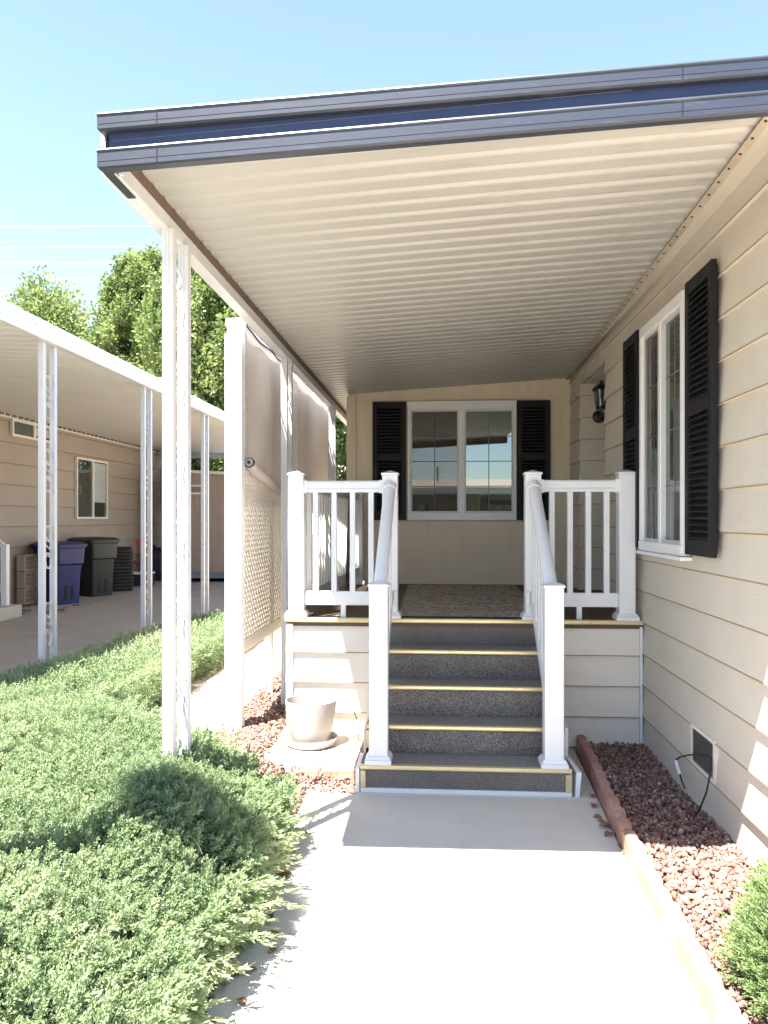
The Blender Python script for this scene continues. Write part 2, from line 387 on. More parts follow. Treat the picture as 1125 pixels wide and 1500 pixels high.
# ------------------------------------------------------------------ lap siding
def lap(mb,a,b,n,z0,z1,pitch=.2257,phase=.025,t=.021,eh=.007,edge=None):
    a=Vector((*a,0)); b=Vector((*b,0)); n=Vector((*n,0))
    k=math.floor((z0-phase)/pitch)
    while phase+k*pitch<z1-1e-4:
        zb=phase+k*pitch; zt=zb+pitch; lo=max(zb,z0); hi=min(zt,z1); k+=1
        if hi-lo<.004: continue
        ob=.002+t*(zt-lo)/pitch; ot=.002+t*(zt-hi)/pitch
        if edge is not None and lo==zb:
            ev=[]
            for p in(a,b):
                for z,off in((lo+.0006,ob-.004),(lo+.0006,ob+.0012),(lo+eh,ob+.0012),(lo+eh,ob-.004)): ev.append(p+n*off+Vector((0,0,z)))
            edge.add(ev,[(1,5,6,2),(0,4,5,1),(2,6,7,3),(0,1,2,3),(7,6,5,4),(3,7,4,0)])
        vs=[]
        for p in(a,b):
            for z,off in((lo,-.01),(lo,ob),(hi,ot),(hi,-.01)): vs.append(p+n*off+Vector((0,0,z)))
        mb.add(vs,[(1,5,6,2),(0,4,5,1),(2,6,7,3),(0,1,2,3),(7,6,5,4),(3,7,4,0)])

# ------------------------------------------------------------------ our mobile home
WX=1.5; BY=8.75
home=thing('mobile_home','beige mobile home with clapboard siding and black shutters on the right','house',(2.5,3,0))
L=(-2.5,-3,0)
def hpart(name,mb,mat,**k):
    return obj(name,MB().add([(x+L[0],y+L[1],z) for x,y,z in mb.v],mb.f),mat,home,**k)
w=MB(); le=MB(); HY=3.28
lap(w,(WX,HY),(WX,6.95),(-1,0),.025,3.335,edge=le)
lap(w,(WX+.02,HY),(6.5,HY),(0,-1),.025,3.335)
w.box(WX-.022,WX+.03,HY-.03,HY+.004,.0,3.335)
lap(w,(WX,6.95),(WX,8.15),(-1,0),3.09,3.335)
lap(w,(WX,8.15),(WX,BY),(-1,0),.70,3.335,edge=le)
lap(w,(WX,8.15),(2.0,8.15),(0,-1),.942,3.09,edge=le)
lap(w,(2.0,6.95),(2.0,8.15),(-1,0),.942,3.09)
w.box(1.50,2.0,6.945,6.955,.942,3.09)
hpart('siding_wall',w,M['siding'])
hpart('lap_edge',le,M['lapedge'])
c=MB(); c.box(WX+.01,WX+.12,HY+.02,6.94,0,3.33); c.box(WX+.12,6.5,HY+.012,HY+.10,0,3.33); c.box(WX+.012,2.0,8.165,BY+.06,0,3.33); c.box(2.01,6.5,13.3,13.4,0,3.33); c.box(6.4,6.5,HY+.1,13.3,0,3.33)
c.box(WX+.03,2.02,6.95,8.15,3.092,3.12)
hpart('wall_core',c,M['siding'])
hpart('base_skirt',MB().box(WX-.004,WX+.09,HY,5.72,-.08,.022),M['skirt'])
# grooved back wall
bw=MB()
x=-1.02
edges=[-1.02,-.925]
while edges[-1]<1.48: edges.append(edges[-1]+.1935)
edges[-1]=1.492
for a,b_ in zip(edges[:-1],edges[1:]):
    bw.box(a+.006,b_-.006,BY,BY+.02,.90,3.13+.062*(a+1.24))
bw.prism([(-1.019,.3),(1.49,.3),(1.49,3.30),(-1.019,3.14)],(0,BY+.006,0),(1,0,0),(0,0,1),(0,.054,0))
bw.box(-1.019,-1.0,BY+.06,13.5,.0,3.08)
hpart('panel_wall',bw,M['panel'])
each(hpart,'corner_trim',MB().box(-1.035,-.93,BY-.018,BY+.0,.93,3.075).box(1.455,1.49,BY-.015,BY,.93,3.29),M['panel'])
hpart('soffit',MB().box(1.24,WX+.3,HY-.25,BY,3.335,3.352),M['siding'])
rf=MB().prism([(1.22,3.355),(1.22,3.41),(4.2,3.80),(7.2,3.41),(7.2,3.355)],(0,HY-.3,0),(1,0,0),(0,0,1),(0,10.6,0))
hpart('roof',rf,M['roofing'])
dr=MB().box(1.95,1.985,7.1,8.0,.95,3.0)
dp=hpart('door',dr,M['white']); 
obj('handle',MB().lathe([(0,-.03),(.025,-.03),(.03,0),(.025,.03),(0,.03)],14,(1.93+L[0],7.2+L[1],1.95)),M['tin'],dp,smooth=True)

def shutter_parts(ax0,ax1,z0,z1,P,nrm,name='shutter'):
    """louvred shutter; P(a,off,z)->world, a along wall, off outwards"""
    def bx(mb,a0,a1,o0,o1,c0,c1):
        vs=[P(a0,o0,c0),P(a1,o0,c0),P(a1,o1,c0),P(a0,o1,c0),P(a0,o0,c1),P(a1,o0,c1),P(a1,o1,c1),P(a0,o1,c1)]
        mb.add(vs,[(0,3,2,1),(4,5,6,7),(0,1,5,4),(1,2,6,5),(2,3,7,6),(3,0,4,7)])
    fr=MB(); st=.055; o0,o1=.018,.048
    bx(fr,ax0,ax0+st,o0,o1,z0,z1); bx(fr,ax1-st,ax1,o0,o1,z0,z1)
    zm=z0+(z1-z0)*.53
    for c0,c1 in((z0,z0+.09),(zm-.04,zm+.04),(z1-.075,z1)): bx(fr,ax0+st,ax1-st,o0,o1-.002,c0,c1)
    fo=hpart(name,fr,M['shutter'],bevel=.003)
    lv=MB()
    for c0,c1 in((z0+.09,zm-.04),(zm+.04,z1-.075)):
        n=int((c1-c0)/.036); 
        for i in range(n):
            zc=c0+(i+.5)*(c1-c0)/n; h=.030
            vs=[P(a,o_,z_) for a in(ax0+st,ax1-st) for o_,z_ in((o1-.004,zc-h/2),(o1-.002,zc-h/2+.006),(o0+.006,zc+h/2),(o0+.003,zc+h/2-.006))]
            lv.add(vs,[(0,1,5,4),(1,2,6,5),(2,3,7,6),(3,0,4,7),(0,3,2,1),(4,5,6,7)])
    bx(lv,ax0+st*.5,ax1-st*.5,o0-.012,o0-.001,z0+.02,z1-.02)
    lo=MB().add([(x+L[0],y+L[1],z) for x,y,z in lv.v],lv.f); obj('louvre',lo,M['shutter'],fo)
def window_parts(a0,a1,z0,z1,P,screen_first,top=.07,bot=.065,jm=.045,grid=True,split=.5):
    def bx(mb,p0,p1,o0,o1,c0,c1):
        vs=[P(p0,o0,c0),P(p1,o0,c0),P(p1,o1,c0),P(p0,o1,c0),P(p0,o0,c1),P(p1,o0,c1),P(p1,o1,c1),P(p0,o1,c1)]
        mb.add(vs,[(0,3,2,1),(4,5,6,7),(0,1,5,4),(1,2,6,5),(2,3,7,6),(3,0,4,7)])
    def sub(name,mb,mat,par,**k):
        return obj(name,MB().add([(x+L[0],y+L[1],z) for x,y,z in mb.v],mb.f),mat,par,**k)
    f=MB(); am=a0+(a1-a0)*split
    bx(f,a0,a1,.012,.066,z0,z0+bot); bx(f,a0,a1,.012,.060,z1-top,z1)
    bx(f,a0,a0+jm,.012,.060,z0+bot,z1-top); bx(f,a1-jm,a1,.012,.060,z0+bot,z1-top)
    bx(f,am-.03,am+.03,.012,.052,z0+bot,z1-top)
    fo=hpart('window',f,M['white'],bevel=.004)
    # sash stiles
    s=MB()
    for q0,q1,oo in((a0+jm,am-.03,.046),(am+.03,a1-jm,.040)):
        bx(s,q0,q0+.02,.014,oo,z0+bot,z1-top); bx(s,q1-.02,q1,.014,oo,z0+bot,z1-top)
        bx(s,q0+.02,q1-.02,.014,oo,z0+bot,z0+bot+.022); bx(s,q0+.02,q1-.02,.014,oo,z1-top-.022,z1-top)
    sub('sash',s,M['alu'],fo)
    for i,(q0,q1) in enumerate(((a0+jm+.02,am-.05),(am+.05,a1-jm-.02))):
        isS=(i==0)==screen_first
        g=MB(); bx(g,q0,q1,.016,.022,z0+bot+.022,z1-top-.022)
        sub('pane',g,M['glass2'] if isS else M['glass'],fo)
        if grid:
            m_=MB(); c0,c1=z0+bot+.022,z1-top-.022
            bx(m_,(q0+q1)/2-.0045,(q0+q1)/2+.0045,.0225,.0245,c0,c1)
            for k in(1,2,3): bx(m_,q0,q1,.023,.0250,c0+(c1-c0)*k/4-.0045,c0+(c1-c0)*k/4+.0045)
            sub('muntin',m_,M['muntin'],fo)
        if isS:
            g=MB(); bx(g,q0-.004,q1+.004,.034,.0355,z0+bot+.018,z1-top-.018); sub('screen',g,M['screen'],fo)
M['muntin']=pm('muntin bar',(.17,.18,.175),(.14,.15,.145),5,rough=.5)
PR=lambda a,off,z:(WX-off-.012,a,z)
PB=lambda a,off,z:(a,BY-off,z)
window_parts(4.60,5.56,1.46,3.02,lambda a,o_,z:PR(a,o_,z),False,split=.52)
hpart('window_sill',MB().box(WX-.092,WX-.02,4.57,5.58,1.435,1.458),M['white'],bevel=.004)
shutter_parts(4.12,4.555,1.475,3.04,lambda a,o_,z:PR(a,o_+.012,z),None)
shutter_parts(5.63,6.05,1.475,3.04,lambda a,o_,z:PR(a,o_+.01,z),None)
window_parts(-.335,.885,1.665,3.01,PB,True,top=.095,bot=.08,jm=.03)
shutter_parts(-.735,-.352,1.665,3.01,PB,None)
shutter_parts(.895,1.265,1.665,3.01,PB,None)
# crawl space vent
vf=MB(); y0,y1,z0,z1=4.22,4.56,.285,.475
vf.box(WX-.03,WX,y0,y1,z0-.02,z0).box(WX-.03,WX,y0,y1,z1,z1+.02).box(WX-.03,WX,y0-.02,y0,z0-.02,z1+.02).box(WX-.03,WX,y1,y1+.02,z0-.02,z1+.02)
vo=hpart('crawlspace_vent',vf,M['skirt'])
g=MB()
for i in range(16): g.box(WX-.0255,WX-.021,y0,y1,z0+.004+i*.012,z0+.008+i*.012)
g.box(WX-.020,WX-.014,y0,y1,z0,z1)
obj('grille',MB().add([(x+L[0],y+L[1],z) for x,y,z in g.v],g.f),M['grille'],vo)

# wall lantern beside the entry recess
lan=thing('wall_lantern','black carriage wall lantern beside the entry recess','lamp',(1.675,8.13,2.74))
obj('wall_plate',MB().lathe([(0,0),(.06,.0),(.066,.012),(.05,.025),(.025,.035),(0,.04)],24),M['black'],lan,smooth=True).rotation_euler=(PI/2,0,0)
obj('bracket',MB().tube([(0,-.03,0),(0,-.09,-.02),(0,-.13,.01),(0,-.13,.05)],.012,8).lathe([(0,-.03),(.03,-.02),(.045,.02),(.03,.05),(0,.055)],16,(0,-.05,-.03)),M['black'],lan,smooth=True)
lz=.06
obj('cage',MB().lathe([(0,lz),(.05,lz),(.055,lz+.015),(.05,lz+.03)],8,(0,-.13,0)).tube([(.05,-.13,lz+.03),(.075,-.13,lz+.2)],.005,5).tube([(-.05,-.13,lz+.03),(-.075,-.13,lz+.2)],.005,5).tube([(0,-.18,lz+.03),(0,-.205,lz+.2)],.005,5).tube([(0,-.08,lz+.03),(0,-.055,lz+.2)],.005,5).tube([(.035,-.165,lz+.03),(.053,-.183,lz+.2)],.005,5).tube([(-.035,-.165,lz+.03),(-.053,-.183,lz+.2)],.005,5),M['black'],lan)
obj('lamp_glass',MB().lathe([(.044,lz+.03),(.066,lz+.2)],16,(0,-.13,0)),M['glass'],lan,smooth=True)
obj('lamp_roof',MB().lathe([(.092,lz+.195),(.088,lz+.21),(.06,lz+.24),(.03,lz+.26),(.014,lz+.275),(.016,lz+.29),(.008,lz+.30),(.012,lz+.315),(0,lz+.36)],20,(0,-.13,0)),M['black'],lan,smooth=True)

# ------------------------------------------------------------------ porch awning
AX0=-1.24; AY0=2.78
aw=thing('porch_awning','ribbed cream porch awning with double slate blue metal fascia','awning',(AX0,AY0,0))
LA=(-AX0,-AY0,0)
def apart(name,mb,mat,par=None,**k):
    return obj(name,MB().add([(x+LA[0],y+LA[1],z) for x,y,z in mb.v],mb.f),mat,par or aw,**k)
SL=.062
def rt(y): return 1.265+.030*(y-2.8)
def pans(y0,y1,xl,xr,zl,slope,pitch=.137,dep=.014,th=.05):
    prof=[]; y=y0
    while y<y1:
        for dy,dz in((0,0),(.078,0),(.090,dep),(.116,dep),(.128,.003)): prof.append((y+dy,dz))
        y+=pitch
    mb=MB(); vs=[]; fs=[]
    for yy,dz in prof:
        R=xr(yy); 
        for x_ in(xl,xl+(R-xl)*.33,xl+(R-xl)*.66,R): vs.append((x_,yy,zl+slope*(x_-xl)+dz))
    for i in range(len(prof)-1):
        for k in range(3): fs.append((i*4+k,i*4+k+1,(i+1)*4+k+1,(i+1)*4+k))
    mb.add(vs,fs)
    return mb
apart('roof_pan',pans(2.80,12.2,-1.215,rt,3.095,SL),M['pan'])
# weather deck on top of the pans (two tier)
td=MB().prism([(-1.25,3.13),(1.25,3.287),(1.25,3.297),(-1.25,3.17)],(0,2.80,0),(1,0,0),(0,0,1),(0,9.4,0))
apart('roof_deck',td,M['npan'])
def fascia(prof,x0,x1,yf,sl,ret):
    """prof: list of (out,z) outline, extruded along X and returned along the left side"""
    mb=MB(); n=len(prof); P3=[]
    P3.append([( x0-o_, yf+ret, z) for o_,z in prof])
    P3.append([( x0-o_, yf-o_, z) for o_,z in prof])
    P3.append([( x1, yf-o_, z+sl*(x1-x0)) for o_,z in prof])
    vs=sum(P3,[]); fs=[]
    for s in range(2):
        for i in range(n): fs.append((s*n+i,s*n+(i+1)%n,(s+1)*n+(i+1)%n,(s+1)*n+i))
    fs.append(tuple(range(n-1,-1,-1))); fs.append(tuple(2*n+i for i in range(n)))
    return mb.add(vs,fs)
def gut(zb,zt):
    h=zt-zb
    return [(-.03,zt),(.012,zt),(.014,zt-.006),(.010,zt-.010),(.010,zb+h*.36),(.0085,zb+h*.345),(.0085,zb+h*.325),(.010,zb+h*.31),(.010,zb+.006),(.002,zb),(-.03,zb)]
XR=1.32
M['liplight']=pm('chalky grey fascia lip',(.17,.175,.19),(.13,.135,.15),12,rough=.5)
apart('upper_fascia',fascia(gut(3.122,3.186),-1.25,XR,AY0,.047,.28),M['navy'])
apart('lower_fascia',fascia(gut(2.980,3.052),-1.25,XR,AY0,.052,.26),M['navy'])
for xs_ in (-1.035,.86):
    for zb_,zt_,sl_ in((3.126,3.176,.047),(2.986,3.040,.052)):
        dz_=sl_*(xs_+1.25)
        apart('fascia_seam',MB().box(xs_,xs_+.004,AY0-.0118,AY0-.009,zb_+dz_,zt_+dz_),M['black'])
apart('fascia_recess',fascia([(-.030,3.128),(-.022,3.128),(-.022,3.052),(-.030,3.052)],-1.25,XR,AY0,.0495,9.0),M['navy_dark'])
each(apart,'beam',MB().box(-1.272,-1.205,2.83,12.2,2.985,3.045).box(-1.272,-1.255,2.83,12.2,3.046,3.14).box(-1.21,-1.19,2.83,2.85,2.985,3.09),M['alu'])
each(apart,'beam_trim',MB().box(-1.215,-1.203,2.86,12.2,3.046,3.100).prism([(0,0),(.012,0),(.012,.06),(0,.06)],(-1.20,2.815,3.035),(0,1,0),(0,0,1),(2.45,0,SL*2.45)),M['brown'])
fl=MB()
ya=[2.83+.25*i for i in range(25)]
for a,b_ in zip(ya[:-1],ya[1:]):
    za,zb=[3.082+SL*(rt(q)+1.215) for q in(a,b_)]
    pass
fv_=[];ff_=[]
for i,a in enumerate(ya):
    za=3.082+SL*(rt(a)+1.215); fv_+= [(rt(a)-.012,a,za),(rt(a)+.02,a,za-.012),(rt(a)+.02,a,za+.075)]
    if i: ff_+= [(i*3-3,i*3,i*3+1,i*3-2),(i*3-2,i*3+1,i*3+2,i*3-1)]
fl.add(fv_,ff_)
    
apart('wall_flashing',fl,M['brown2'] if 'brown2' in M else pm('stained flashing',(.42,.36,.28),(.30,.25,.19),8,rough=.6))
sc=MB()
y=2.95
while y<8.7:
    z=3.076+SL*(rt(y)+1.215); sc.lathe([(0,-.004),(.006,-.004),(.006,.002),(0,.004)],8,(rt(y)+.003,y,z)); y+=.137
each(apart,'screw',sc,M['black'])
def scroll_pts(zc,h,w,n=40):
    """S scroll in (u,z)"""
    pts=[]
    for i in range(n+1):
        t=i/n*2-1
        pts.append(t)
    up=[]
    for i in range(30):
        f=i/29; a=-.9*PI+2.4*PI*f; r=.32+.68*min(1,f/.62)**1.1
        up.append((math.cos(a)*w*.47*r, h/4+math.sin(a)*h/4*r))
    lo=[(-u,-z) for u,z in reversed(up)]
    return [(u,zc+z) for u,z in up+lo[1:]]
def post_mesh(z0,z1,flute=True,leg=.05,gap=.205,dep=.05):
    mb=MB()
    for k in(0,1):
        y=k*gap
        mb.box(-leg/2,leg/2,y,y+dep,z0,z1)
        if flute:
            for xx in(-.015,0,.015): mb.box(xx-.004,xx+.004,y-.0035,y+.001,z0,z1-.01)
    return mb
def ribbon(pts,wid):
    mb=MB(); vs=[];fs=[]
    P=[Vector(p) for p in pts]
    for i,p in enumerate(P):
        t=(P[min(i+1,len(P)-1)]-P[max(i-1,0)]).normalized(); nn=Vector((1,0,0)).cross(t)*.0028
        for sx,sn in((-1,-1),(1,-1),(1,1),(-1,1)): vs.append(p+Vector((sx*wid/2,0,0))+nn*sn)
    for i in range(len(P)-1):
        for k in range(4): fs.append((i*4+k,i*4+(k+1)%4,(i+1)*4+(k+1)%4,(i+1)*4+k))
    n=len(P)*4; fs+= [(3,2,1,0),(n-4,n-3,n-2,n-1)]
    return mb.add(vs,fs)
def scroll_meshes(z0,z1,n,h,leg=.05,gap=.205,dep=.05):
    out=[]; w=gap-dep; c=dep+w/2
    for i in range(n):
        zc=z0+(z1-z0)*(i+.5)/n
        pts=[(0,c+u,z) for u,z in scroll_pts(zc,h,w)]
        out.append(ribbon(pts,.012))
    return out
POSTS=[(-1.207,3.37),(-1.235,6.13),(-1.235,8.88)]
pme=None
for i,(x_,y_) in enumerate(POSTS):
    p=obj('post',post_mesh(.18 if i else .2,2.985),M['alu'],aw,bevel=.002)
    p.location=(x_-AX0,y_-AY0,0)
    if i==0: p['label']='near fluted double post rising out of the juniper'
    if i<2:
        [obj('scroll',m_,M['alu'],p) for m_ in scroll_meshes(.35,2.9,7,.25)]

# ------------------------------------------------------------------ porch deck
DZ=.942; DY=5.66
dk=thing('porch_deck','raised porch deck with beige skirting and brass edged floor','porch',(.18,DY,0))
LD=(-.18,-DY,0)
def dpart(name,mb,mat,par=None,**k):
    return obj(name,MB().add([(x+LD[0],y+LD[1],z) for x,y,z in mb.v],mb.f),mat,par or dk,**k)
dpart('deck_floor',MB().box(-1.12,1.485,DY+.015,BY-.004,DZ-.06,DZ-.004).box(1.4851,1.99,6.96,8.14,DZ-.06,DZ-.005),M['deckfloor'])
dpart('nosing',MB().prism([(0,0),(0,-.018),(.010,-.026),(.02,-.024),(.02,.004),(.04,.004),(.04,.008),(.004,.008)],(-1.135,DY-.005,DZ-.006),(0,1,0),(0,0,1),(2.625,0,0)),M['gold'],bevel=.002)
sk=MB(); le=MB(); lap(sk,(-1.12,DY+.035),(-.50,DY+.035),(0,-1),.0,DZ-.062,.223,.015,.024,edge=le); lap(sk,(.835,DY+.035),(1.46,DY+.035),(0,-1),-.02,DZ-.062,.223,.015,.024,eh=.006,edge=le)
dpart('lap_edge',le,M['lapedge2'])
lap(sk,(-1.12,DY+.035),(-1.12,BY),(-1,0),.1,DZ-.062,.223,.015,.012)
sk.box(-1.11,1.47,DY+.05,DY+.07,-.05,DZ-.064)
dpart('skirting',sk,M['skirt'])
each(dpart,'corner_trim',MB().box(1.462,1.482,DY+.008,DY+.03,-.03,DZ-.045).box(-1.125,-1.075,DY+.008,DY+.019,.1,DZ-.045),M['white'])
rug=tag(obj('porch_rug',MB().box(-.30,.84,0,2.75,0,.010),M['rug'],loc=(0,DY+.11,DZ-.003)),'grey brown patterned rug on the porch floor','rug')
each(obj,'rug_edge',MB().box(-.315,.855,-.022,-.001,0,.012).box(-.318,-.301,-.001,2.75,0,.011).box(.841,.857,-.001,2.75,0,.011),M['black'],rug)
rb=MB()
for i in range(3): rb.box(-.26+i*.035,-.245+i*.035,0.02,2.7,.0101,.0115)
each(obj,'rug_stripe',rb,pm('rug stripe',(.36,.31,.26),(.30,.25,.21),30,rough=.95),rug)

# ------------------------------------------------------------------ steps
st=thing('porch_steps','grey carpeted porch steps with brass edged treads','steps',(.17,4.69,0))
LS=(-.17,-4.69,0)
def spart(name,mb,mat,par=None,**k):
    return obj(name,MB().add([(x+LS[0],y+LS[1],z) for x,y,z in mb.v],mb.f),mat,par or st,**k)
ZS=[.171,.353,.556,.755,DZ]; YS=[4.69+.2425*i for i in range(5)]
for i in range(5):
    xa,xb=(-.455,.80) if i else (-.472,.81)
    zb=.028 if i==0 else ZS[i-1]
    spart('riser',MB().box(xa+.012,xb-.012,YS[i]+.018,YS[i]+.04,zb,ZS[i]-.034),M['carpet'])
    if i<4:
        spart('tread',MB().box(xa,xb,YS[i]+.03,YS[i+1]+.04,ZS[i]-.03,ZS[i]-.002),M['tread'])
        spart('nosing',MB().prism([(0,0),(0,-.018),(.008,-.026),(.019,-.024),(.019,.0),(.034,.0),(.034,.004),(.004,.004)],(xa,YS[i]-.004,ZS[i]-.004),(0,1,0),(0,0,1),(xb-xa,0,0)),M['gold'],bevel=.002)
each(spart,'edge_strip',MB().box(-.470,-.440,4.699,4.706,.03,.132).box(.775,.808,4.699,4.706,.03,.132).box(-.458,-.440,4.94,4.948,.20,.315),M['gold'])
spart('base_trim',MB().box(-.47,.81,4.697,4.716,0,.027),M['white'],bevel=.002)
sb=MB()
for xx in(-.475,.80):
    poly=[(4.72,.0),(4.72,.135),(4.94,.135),(4.94,.315),(5.18,.32),(5.18,.52),(5.42,.52),(5.42,.72),(5.68,.72),(5.68,.0)]
    sb.prism(poly,(xx,0,0),(0,1,0),(0,0,1),(.016,0,0))
each(spart,'side_board',sb,M['skirt'])
sb=MB()
sb.add([(.83,4.70,0),(.855,4.70,0),(.868,4.70,.15),(.838,4.70,.15),(.83,5.0,0),(.85,5.0,0),(.85,5.0,.15),(.825,5.0,.15)],[(0,3,2,1),(4,5,6,7),(0,1,5,4),(1,2,6,5),(2,3,7,6),(3,0,4,7)])
sb.box(.822,.842,5.02,5.10,.0,.33)
sb.box(-.502,-.478,4.70,5.0,0,.15)
each(spart,'loose_board',sb,M['white'])

# ------------------------------------------------------------------ railings
PW=.116
def newel(mb,x,y,z0,z1,flare=True):
    h=PW/2
    mb.box(x-h,x+h,y-h,y+h,z0,z1)
def cap(mb,x,y,z):
    h=PW/2+.007
    mb.box(x-h,x+h,y-h,y+h,z,z+.016)
    mb.add([(x-h+.004,y-h+.004,z+.017),(x+h-.004,y-h+.004,z+.017),(x+h-.004,y+h-.004,z+.017),(x-h+.004,y+h-.004,z+.017),(x,y,z+.036)],[(0,1,4),(1,2,4),(2,3,4),(3,0,4),(3,2,1,0)])
def collar(mb,x,y,z):
    h=PW/2
    prev=None
    for a,b_,z0,z1 in((.024,.024,0,.028),(.02,.008,.029,.05)):
        vs=[(x+sx*(h+a),y+sy*(h+a),z+z0) for sx,sy in((-1,-1),(1,-1),(1,1),(-1,1))]+[(x+sx*(h+b_),y+sy*(h+b_),z+z1) for sx,sy in((-1,-1),(1,-1),(1,1),(-1,1))]
        mb.add(vs,[(0,3,2,1),(4,5,6,7),(0,1,5,4),(1,2,6,5),(2,3,7,6),(3,0,4,7)])
def rail_thing(label,posts,base,group):
    t=thing('railing',label,'railing',base,0,group)
    for(x,y,z0,z1)in posts:
        b=MB(); newel(b,x-base[0],y-base[1],z0,z1); p=obj('post',b,M['white'],t,bevel=.006)
        b=MB(); cap(b,x-base[0],y-base[1],z1); obj('post_cap',b,M['white'],p,bevel=.003)
        b=MB(); collar(b,x-base[0],y-base[1],z0); obj('post_collar',b,M['white'],p,bevel=.003)
    return t
RG='white railings of the porch and steps'
RP=[(-.065*.5,0),(-.036,.012),(-.036,.024),(-.028,.03),(-.028,.052),(-.036,.058),(-.036,.075),(-.025,.087),(.025,.087),(.036,.075),(.036,.058),(.028,.052),(.028,.03),(.036,.024),(.036,.012),(.0325,0)]
def flat_section(t,base,p,q,z0,ztop,zb0,zb1,n,foot=True):
    p=Vector(p); q=Vector(q); d=(q-p); Ln=d.length; d.normalize(); s=Vector((d.y,-d.x,0))
    B=Vector((base[0],base[1],0))
    r=MB().prism(RP,p-B+Vector((0,0,ztop-.087)),s,(0,0,1),d*Ln); 
    for e in(p+d*.012,q-d*.012): r.obox(e-B+Vector((0,0,ztop-.045)),(.024,.084,.096),Matrix.Rotation(math.atan2(d.y,d.x),3,'Z'))
    obj('top_rail',r,M['white'],t,bevel=.002)
    r=MB().bar(p-B+Vector((0,0,(zb0+zb1)/2)),q-B+Vector((0,0,(zb0+zb1)/2)),.045,zb1-zb0); obj('bottom_rail',r,M['white'],t,bevel=.004)
    for i in range(n):
        c=p-B+d*(Ln*(i+.62)/(n+.24)); b=MB().box(c.x-.02,c.x+.02,c.y-.02,c.y+.02,zb1-.004,ztop-.08); obj('baluster',b,M['white'],t,bevel=.003)
    if foot:
        c=p-B+d*Ln*.5; obj('foot_block',MB().box(c.x-.018,c.x+.018,c.y-.018,c.y+.018,z0,zb0+.004),M['white'],t)
ZP=2.005
b0=(-.70,5.72,DZ)
XL,XR1,XL2,XR2=-1.055,1.377,-.350,.702
PY=DY+.075
def dz(z): return z-DZ
t=rail_thing('short white deck railing left of the steps above the beige planter',[(XL,PY,0,dz(ZP)),(XL2,PY,0,dz(ZP))],b0,RG)
flat_section(t,b0,(XL+PW/2,PY,0),(XL2-PW/2,PY,0),0,dz(1.965),dz(1.034),dz(1.136),4)
b1=(1.04,5.72,DZ)
t=rail_thing('short white deck railing right of the steps beside the house wall',[(XR2,PY,0,dz(ZP)),(XR1,PY,0,dz(ZP))],b1,RG)
flat_section(t,b1,(XR2+PW/2,PY,0),(XR1-PW/2,PY,0),0,dz(1.965),dz(1.034),dz(1.136),4)
b2=(-.95,7.2,DZ)
t=rail_thing('shaded deck side railing running back to the far wall',[(-.895,BY-.09,0,dz(ZP))],b2,RG)
flat_section(t,b2,(-.985,PY+.06,0),(-.90,BY-.15,0),0,dz(1.965),dz(1.034),dz(1.136),23)
def stair_rail(label,xf,xb):
    z0=ZS[0]; bx=(xf,4.765,z0)
    t=rail_thing(label,[(xf,4.765,0,1.262-z0)],bx,RG)
    p=Vector((0,.0,0)); 
    A=Vector((0,PW/2-.02,1.215-z0)); B=Vector((xb-xf,PY-PW/2-4.765+.0,1.925-z0))
    obj('handrail',MB().tube([A,A+(B-A)*.5,B],.043,20),M['white'],t,smooth=True)
    dirv=(B-A).normalized()
    obj('rail_bracket',MB().tube([B-dirv*.055,B],.050,20),M['white'],t,smooth=True)
    Z=Vector((0,0,-.80)); Z2=Vector((0,0,-.045))
    obj('bottom_rail',MB().bar(A+Z+dirv*.02,B+Z,.05,.075),M['white'],t,bevel=.003)
    br=MB()
    for zz in(-.10,-.87): br.box(B.x+.03,B.x+.056,B.y-.03,B.y,B.z+zz,B.z+zz+.09).box(B.x-.056,B.x-.03,B.y-.03,B.y,B.z+zz,B.z+zz+.09)
    each(obj,'bracket_plate',br,M['white'],t,bevel=.004)
    n=6
    for i in range(n):
        c=A+(B-A)*((i+.75)/(n+.5)); 
        obj('baluster',MB().box(c.x-.02,c.x+.02,c.y-.02,c.y+.02,c.z-.79,c.z-.03),M['white'],t,bevel=.003)
stair_rail('sloping white stair railing on the left of the steps',-.362,XL2)
stair_rail('sloping white stair railing on the right of the steps',.708,XR2)
pl=thing('support_pole','thin dark grey pole behind the deck side railing','pole',(-.90,7.62,DZ))
obj('shaft',MB().tube([(0,0,0),(.035,.0,.97)],.020,10),M['tin2'] if 'tin2' in M else pm('dark grey metal',(.10,.10,.10),(.07,.07,.07),8,rough=.5),pl,smooth=True)
obj('foot_plate',MB().box(-.05,.05,-.05,.05,0,.008),M['black'],pl)

# ------------------------------------------------------------------ lattice screen + shade cloths
LX=-1.45; LYa,LYb=5.42,9.95
lt=thing('lattice_screen','tall cream lattice privacy screen left of the porch','screen',(LX,LYa,.12))
def lp(name,mb,mat,par=None,**k):
    return obj(name,MB().add([(x-LX,y-LYa,z-.12) for x,y,z in mb.v],mb.f),mat,par or lt,**k)
ep=MB(); ep.box(LX-.05,LX+.055,LYa-.02,LYa+.08,.10,3.06); e_=lp('end_post',ep,M['white'],bevel=.004)
cm=MB().box(LX-.058,LX+.063,LYa-.028,LYa+.088,3.055,3.113); lp('post_cap',cm,M['white'],e_,bevel=.004)
ep=MB(); ep.box(LX-.085,LX-.060,LYa+.05,LYa+.11,.14,3.02); lp('back_stud',ep,M['white'])
fr=MB()
for z0,z1 in((.685,.780),(1.834,1.912),(3.07,3.14)): fr.box(LX-.02,LX+.022,LYa+.082,LYb,z0,z1)
each(lp,'frame_rail',fr,M['lattice'],bevel=.003)
sd=MB()
